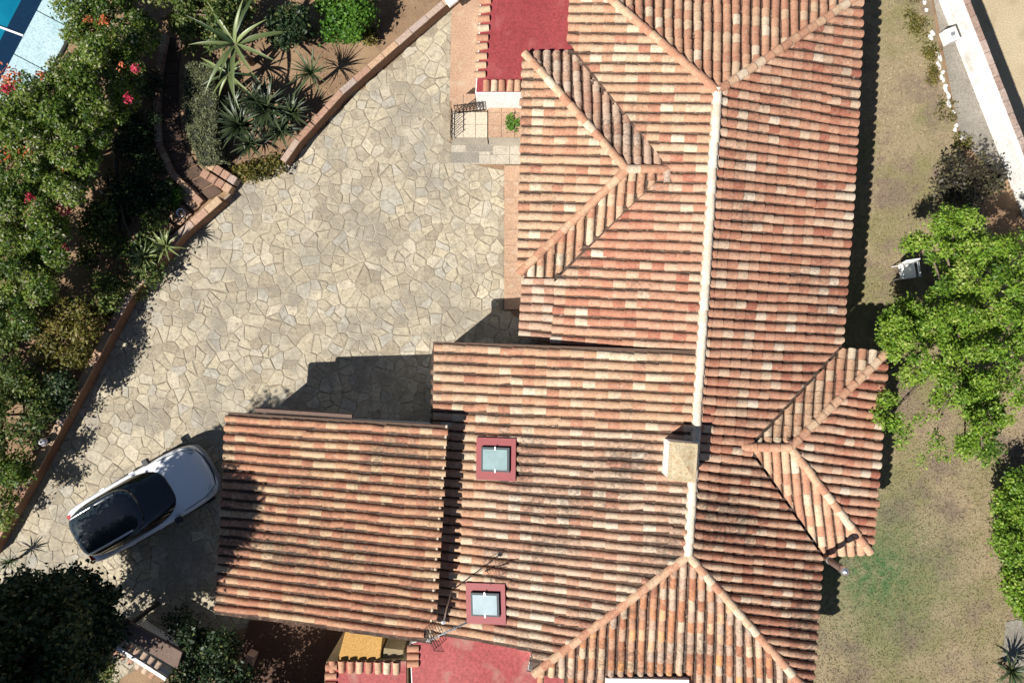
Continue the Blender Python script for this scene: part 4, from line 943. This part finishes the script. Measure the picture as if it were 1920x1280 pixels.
# ------------------------------------------------------------------ car
def build_car():
    cx, cy = P(268, 942, 0.9).x, P(268, 942, 0.9).y; rz = math.atan2(144, 240)-0.02
    root = empty('car', (cx, cy, 0.04), rz); tag(root, 'white car with black glass roof and silver roof rails parked by the garage', 'car')
    M_paint = plain('white_car_paint', (0.78, 0.79, 0.80), 0.25, 0, 0.5, 0.8, var=0); M_gl = plain('car_glass', (0.006, 0.009, 0.010), 0.04, 0, 0.8, 0.3, var=0)
    M_rf = plain('black_car_roof', (0.018, 0.027, 0.03), 0.12, 0, 0.6, 0.6, var=0); M_tr = plain('black_trim', (0.02, 0.02, 0.022), 0.6, var=0)
    M_gry = plain('grey_bumper', (0.30, 0.29, 0.31), 0.4, 0.1, var=0); M_ty = plain('tyre_rubber', (0.02, 0.02, 0.02), 0.85, var=0); M_rm = plain('alloy', (0.45, 0.46, 0.47), 0.35, 0.8, var=0)
    M_hl = plain('headlight_glass', (0.65, 0.68, 0.7), 0.1, 0, 0.8, var=0); M_tl = plain('tail_lamp', (0.35, 0.01, 0.01), 0.2, var=0)
    I = Matrix.Identity(4)
    st = [(-2.22, .66, .36, .72, .78), (-2.16, .79, .28, .84, .92), (-1.9, .87, .22, .92, 1.0), (-1.2, .90, .2, .93, 1.02), (0, .90, .2, .92, 1.02), (.85, .895, .2, .90, 1.01),
          (1.35, .885, .2, .86, .96), (1.75, .85, .22, .80, .90), (2.02, .76, .26, .72, .81), (2.16, .62, .32, .63, .71), (2.22, .45, .38, .55, .62)]
    rings = []
    for x, w_, zb, zs, zt in st:
        hlf = [(w_*.6, zb), (w_*.94, zb), (w_, zb+.14), (w_, zs-.12), (w_*.985, zs), (w_*.90, zt-.02), (w_*.5, zt+.012)]
        rings.append([(x, y, z) for y, z in hlf]+[(x, 0, zt+.018)]+[(x, -y, z) for y, z in hlf[::-1]])
    body = part_local('body', MB().rings(rings).me('body'), M_paint, root, I, True); subsurf(body, 2)
    def outline(x0, x1, hw, z, front=2.6, n=36):
        r = []
        for k in range(n):
            t_ = 2*math.pi*k/n; c, s = math.cos(t_), math.sin(t_); e = front if c > 0 else 5.0
            xm = x0+(x1-x0)*0.55; a = (x1-xm) if c > 0 else (xm-x0)
            r.append((xm+a*math.copysign(abs(c)**(2/e), c), hw*math.copysign(abs(s)**(2/(4.2 if c < 0 else 3.2)), s), z))
        return r
    gh = MB().rings([outline(-2.02, 1.12, .80, .955), outline(-2.0, 1.02, .79, 1.03), outline(-1.94, .62, .735, 1.27), outline(-1.87, .22, .665, 1.49)])
    part_local('glasshouse', gh.me('glasshouse'), M_gl, root, I, True)
    rf = MB().rings([outline(-1.89, .24, .672, 1.485, 3.2), outline(-1.86, .18, .655, 1.525, 3.2), outline(-1.7, .02, .56, 1.555, 3.2), outline(-1.2, -.4, .3, 1.565, 3.2)])
    part_local('roof', rf.me('roof'), M_rf, root, I, True)
    for sg in (1, -1):
        part_local('roof_rail', MB().tube([(-1.72, sg*.54, 1.53), (-1.62, sg*.545, 1.60), (-1.0, sg*.56, 1.615), (-.35, sg*.555, 1.605), (-.25, sg*.55, 1.54)], .03, 6).me(), M_alu, root, I, True)
        mi = part_local('wing_mirror', MB().rings([[(0.78+a*.09, sg*(.84+.17*k), 1.02+b*.075) for a, b in ((-1, -1), (1, -1), (1.1, 0), (1, 1), (-1, 1))] for k in (0, 1)]).me(), M_tr, root, I); bevel(mi, .02)
        hl = part_local('headlight', MB().rings([[(1.72, sg*.80, .83), (2.0, sg*.70, .755), (2.11, sg*.53, .70), (1.98, sg*.50, .79)], [(1.72, sg*.80, .855), (2.0, sg*.72, .79), (2.14, sg*.53, .735), (1.98, sg*.50, .835)]]).me(), M_hl, root, I, True)
        part_local('tail_light', MB().box((-2.05, sg*.62, .84), .16, .2, .2).me(), M_tl, root, I)
        for x in (-1.35, 1.38):
            t = part_local('wheel', MB().rings([[(x+.33*math.cos(2*math.pi*k/20)*q, sg*y, .33+.33*math.sin(2*math.pi*k/20)*q) for k in range(20)] for q, y in ((.7, .70), (1, .72), (1, .90), (.68, .915))]).me(), M_ty, root, I, True)
            part_local('rim', MB().rings([[(x+.22*math.cos(2*math.pi*k/16)*q, sg*y, .33+.22*math.sin(2*math.pi*k/16)*q) for k in range(16)] for q, y in ((1, .905), (.3, .92))]).me(), M_rm, t, I)
        for x in (.15, -.85): part_local('door_handle', MB().box((x, sg*.89, .86), .16, .03, .025).me(), M_paint, root, I)
        part_local('wiper', MB().tube([(1.0, sg*.1+.25, 1.04), (.86, sg*.1-.3, 1.10)], .012, 4).me(), M_tr, root, I)
        part_local('sill_trim', MB().box((0, sg*.885, .27), 2.1, .05, .12).me(), M_tr, root, I)
    sm = MB()
    for sg in (1, -1):
        sm.tube([(2.06, sg*.60, .775), (1.75, sg*.735, .868), (1.35, sg*.775, .945), (1.05, sg*.79, .995)], .009, 4)
        for x in (.62, -.28, -1.25): sm.tube([(x, sg*.888, .35), (x, sg*.902, .62), (x-.02, sg*.875, .94)], .008, 4)
    part_local('panel_seam', sm.me(), M_tr, root, I)
    part_local('front_bumper', MB().rings([[(1.98, -.76, .42), (2.15, -.64, .42), (2.24, -.4, .42), (2.26, 0, .42), (2.24, .4, .42), (2.15, .64, .42), (1.98, .76, .42), (1.9, 0, .42)],
                                           [(1.98, -.77, .62), (2.17, -.64, .62), (2.27, -.4, .62), (2.29, 0, .62), (2.27, .4, .62), (2.17, .64, .62), (1.98, .77, .62), (1.9, 0, .62)]]).me(), M_gry, root, I, True)
    part_local('grille', MB().tube([(2.10, -.58, .705), (2.20, -.3, .68), (2.225, 0, .672), (2.20, .3, .68), (2.10, .58, .705)], .022, 6).me(), M_tr, root, I, True)
    part_local('rear_bumper', MB().box((-2.2, 0, .48), .1, 1.5, .2).me(), M_gry, root, I)
    part_local('antenna_fin', MB().add([(-1.7, -.03, 1.555), (-1.7, .03, 1.555), (-1.5, 0, 1.56), (-1.68, 0, 1.64)], [(0, 1, 3), (1, 2, 3), (2, 0, 3), (0, 2, 1)]).me(), M_rf, root, I)
    root.scale = (1.02, 1.09, 1.04)
    return root
build_car()

# ------------------------------------------------------------------ small things
# TV antenna on its mast
ab = PW2.ray(846, 1106); an = empty('tv_antenna', ab); tag(an, 'aluminium television antenna on a thin mast at the edge of the garage roof', 'antenna')
tp = Vector((ab.x, ab.y, 5.15)); MB().tube([ab-Vector((0, 0, .1)), tp], 0.02, 6).build('mast', M_alu, an, True)
b0_, b1_ = Vector((*P(803, 1200, 5.05).xy, 5.05)), Vector((*P(872, 1168, 5.05).xy, 5.05)); bd = (b1_-b0_).normalized(); bs = Vector((-bd.y, bd.x, 0))
MB().tube([b0_-bd*.06, b1_+bd*.05], 0.022, 6).build('boom', M_dullmetal, an, True)
for k in range(8):
    c = b0_.lerp(b1_, k/7.0); l = 0.055-0.002*k
    MB().tube([c-bs*l, c+bs*l], 0.008, 5).build('element', M_dullmetal, an)
for sg in (1, -1):
    g = MB()
    for k in range(7):
        c = b0_+Vector((0, 0, sg*(.05+.055*k)))+bd*(.03+.05*k)
        g.tube([c-bs*.30, c+bs*.30], .006, 4)
    for k in (-.28, 0, .28): g.tube([b0_+bs*k+bd*.03+Vector((0, 0, sg*.04)), b0_+bs*k+bd*.34+Vector((0, 0, sg*.4))], .007, 4)
    g.build('reflector_grid', M_iron, an)
MB().box((0, 0, 0), .1, .07, .08, Matrix.Translation(tp+Vector((0, 0, -.05)))).build('mast_clamp', M_alu, an)
MB().tube([tp, ab+Vector((.05, .03, .05)), PW2.ray(905, 1066)+Vector((0, 0, .1))], 0.006, 4).build('cable', M_iron, an)
# wrought iron gate by the porch
gt = empty('iron_gate', P(875, 200)); tag(gt, 'black wrought iron gate and side railing beside the white porch wall', 'gate')
def railing(nm, a, b, z0, z1, n):
    A, B = P(*a, z0).xy.to_3d(), P(*b, z0).xy.to_3d(); f = MB()
    for z in (z0+.08, z1): f.tube([A+Vector((0, 0, z)), B+Vector((0, 0, z))], .016, 5)
    fr = f.build(nm, M_iron, gt)
    for k in range(n+1):
        c = A.lerp(B, k/n); MB().tube([c+Vector((0, 0, z0)), c+Vector((0, 0, z1+.08))], .013, 5).build('bar', M_iron, fr)
        if k < n: MB().tube([A.lerp(B, (k+.5)/n)+Vector((0, 0, z1-.1)), A.lerp(B, (k+.5)/n)+Vector((.03, .03, z1-.25)), A.lerp(B, (k+.5)/n)+Vector((-.03, -.03, z1-.4))], .012, 4).build('scroll', M_iron, fr)
railing('gate_leaf', (855, 214), (908, 208), 0.95, 1.75, 8); railing('railing', (849, 214), (848, 262), 0.95, 1.45, 5)
# white garden chair under the tree
gc = P(1703, 508, 0.5); chs = empty('garden_chair', (gc.x, gc.y, 0.02), R(8)); tag(chs, 'white plastic garden chair standing under the bright green tree', 'chair')
M_pl = plain('white_plastic', (0.8, 0.8, 0.78), 0.4, var=0.03); I4 = Matrix.Identity(4)
bevel(part_local('seat', MB().box((0, 0, .42), .50, .46, .04).me(), M_pl, chs, I4), .015)
part_local('backrest', MB().rings([[(x, y, .44) for x, y in ((-.25, .2), (.25, .2), (.25, .235), (-.25, .235))], [(x, y, .85) for x, y in ((-.22, .3), (.22, .3), (.22, .33), (-.22, .33))]]).me(), M_pl, chs, I4)
for x in (-.23, .23):
    for y in (-.2, .2): part_local('leg', MB().tube([(x*1.08, y*1.1, 0), (x, y, .41)], .02, 5).me(), M_pl, chs, I4)
    part_local('armrest', MB().box((x*1.1, 0, .64), .06, .46, .03).me(), M_pl, chs, I4)
# lamp on the left wall, white lamp at the wall's far end
def lamp(px, z, label, r=0.13):
    c = P(px[0], px[1], z); root = empty('wall_lamp', (c.x, c.y, z)); tag(root, label, 'lamp')
    part_local('base', MB().tube([(0, 0, -.02), (0, 0, .05), (0, 0, .12)], [.11, .09, .03], 10).me(), M_iron, root, I4, True)
    rg = [[(r*math.sin(t)*math.cos(2*math.pi*k/12), r*math.sin(t)*math.sin(2*math.pi*k/12), .24-r*math.cos(t)) for k in range(12)] for t in (.25, .7, 1.2, 1.7, 2.2, 2.8)]
    part_local('globe', MB().rings(rg).me(), plain('lamp_globe', (0.55, 0.52, 0.58), 0.3, var=0.05), root, I4, True)
    part_local('arm', MB().tube([(.02, 0, .02), (.22, .02, .10), (.24, .02, .2)], .014, 5).me(), M_iron, root, I4)
    part_local('finial', MB().tube([(0, 0, .36), (0, 0, .42)], [.04, .01], 8).me(), M_iron, root, I4)
lamp((90, 826), 0.6, 'pale globe lamp on top of the brown garden wall')
cap = P(848, 4, 0.58); wb = empty('lamp_box', (cap.x, cap.y, .55), R(38)); tag(wb, 'small white lamp box on the garden wall at the top edge', 'lamp')
bevel(part_local('box', MB().box((0, 0, .09), .34, .2, .17).me(), M_pl, wb, I4), .015); part_local('lid', MB().box((0, 0, .185), .38, .24, .025).me(), M_white, wb, I4)
# entrance: brown canopy slab and the whitewashed wall coped with barrel tiles
cn = empty('gate_canopy', P(270, 1200)); tag(cn, 'flat brown gate canopy slab between the dark tree and the bush', 'canopy')
cpx = ((226, 1157), (342, 1222), (332, 1254), (206, 1180)); cpz = 1.9
bevel(MB().prism(pts(cpz, *cpx), cpz-.14, cpz).build('slab', M_slab, cn), .02)
for q in ((240, 1172), (322, 1228)):
    c = P(*q, cpz); MB().prism([(c.x-.05, c.y-.05), (c.x+.05, c.y-.05), (c.x+.05, c.y+.05), (c.x-.05, c.y+.05)], 0, cpz-.142).build('post', M_iron, cn)
ew = empty('entrance_wall', P(262, 1242)); tag(ew, 'whitewashed entrance wall with barrel tiles along both sides of its top', 'wall')
e0, e1 = P(215, 1208, 1.7), P(312, 1270, 1.7); dd = (e1-e0).normalized(); qq = Vector((-dd.y, dd.x, 0))
MB().bar(e0, e1, .3, -.02, 1.62).build('wall_body', M_white, ew); MB().bar(e0, e1, .10, 1.622, 1.78).build('ridge_band', M_white, ew)
ev, ef = barrel(.085, .07, .2, 6, .9, 0); eme = mesh(ev, ef, 'coping_tile'); eme.polygons.foreach_set('use_smooth', [True]*len(eme.polygons)); eme.materials.append(MT[('shadegrey', 'object')])
for sg in (1, -1):
    for k in range(6):
        c = e0+dd*(.15+k*.25)+qq*sg*.26; c.z = 1.63
        nn = (Vector((0, 0, 1))+qq*sg*.35).normalized(); M = frame(c, -qq*sg, nn)
        o = bpy.data.objects.new('coping_tile', eme); C.objects.link(o); o.parent = ew; o.matrix_parent_inverse = WINV(ew); o.matrix_basis = M
# ochre masonry bench and khaki plinth by the lower terrace
ob = empty('ochre_shed', P(690, 1160)); tag(ob, 'small flat topped ochre plastered shed between the garage and the lower red terrace', 'shed')
bevel(MB().prism(pts(2.4, (648, 1180), (718, 1186), (711, 1250), (630, 1250)), 0.0, 2.4).build('shed_block', M_ochre, ob), .02)
kp = MB().prism(pts(2.3, (720, 1214), (756, 1218), (756, 1250), (716, 1250)), 0.02, 2.3).build('plinth', M_khaki); tag(kp, 'dull khaki plinth right of the ochre shed', 'plinth')
pt_ = MB().prism(pts(0.5, (462, 1226), (476, 1232), (468, 1256), (452, 1248)), 0.02, 0.5).build('wooden_block', plain('pinkish_wood', (0.36, 0.24, 0.19), 0.8)); tag(pt_, 'small pinkish block lying on the dark patio edge', 'block')
pot = P(347, 402); pr = empty('flower_pot', (pot.x, pot.y, .12)); tag(pr, 'small white flower pot on the terracotta slabs by the kerb', 'pot')
part_local('bowl', MB().rings([[(q*math.cos(2*math.pi*k/12), q*math.sin(2*math.pi*k/12), z) for k in range(12)] for q, z in ((.09, 0), (.13, .2), (.14, .22), (.11, .22), (.10, .16))], True, True).me(), M_pl, pr, I4, True)
part_local('soil', MB().tube([(0, 0, .15), (0, 0, .19)], .10, 10).me(), M_soil, pr, I4)
# pebbles on the bare soil
V = MB()
for k in range(500):
    x, y = random.choice((((600, 860), (10, 240)), ((480, 700), (0, 60)), ((540, 660), (90, 210))));
    c = P(random.uniform(*x), random.uniform(*y))
    if inside(c.x, c.y, CP): continue
    s = random.uniform(.015, .05); V.rings([[c+Vector((s*math.cos(2*math.pi*i/5), s*.8*math.sin(2*math.pi*i/5), .0)) for i in range(5)], [c+Vector((s*.6*math.cos(2*math.pi*i/5), s*.5*math.sin(2*math.pi*i/5), s*.6)) for i in range(5)]], False)
tag(V.build('pebbles', M_soil), 'small loose pebbles scattered over the bare garden soil', 'pebbles', kind='stuff')
bpy.context.view_layer.update()
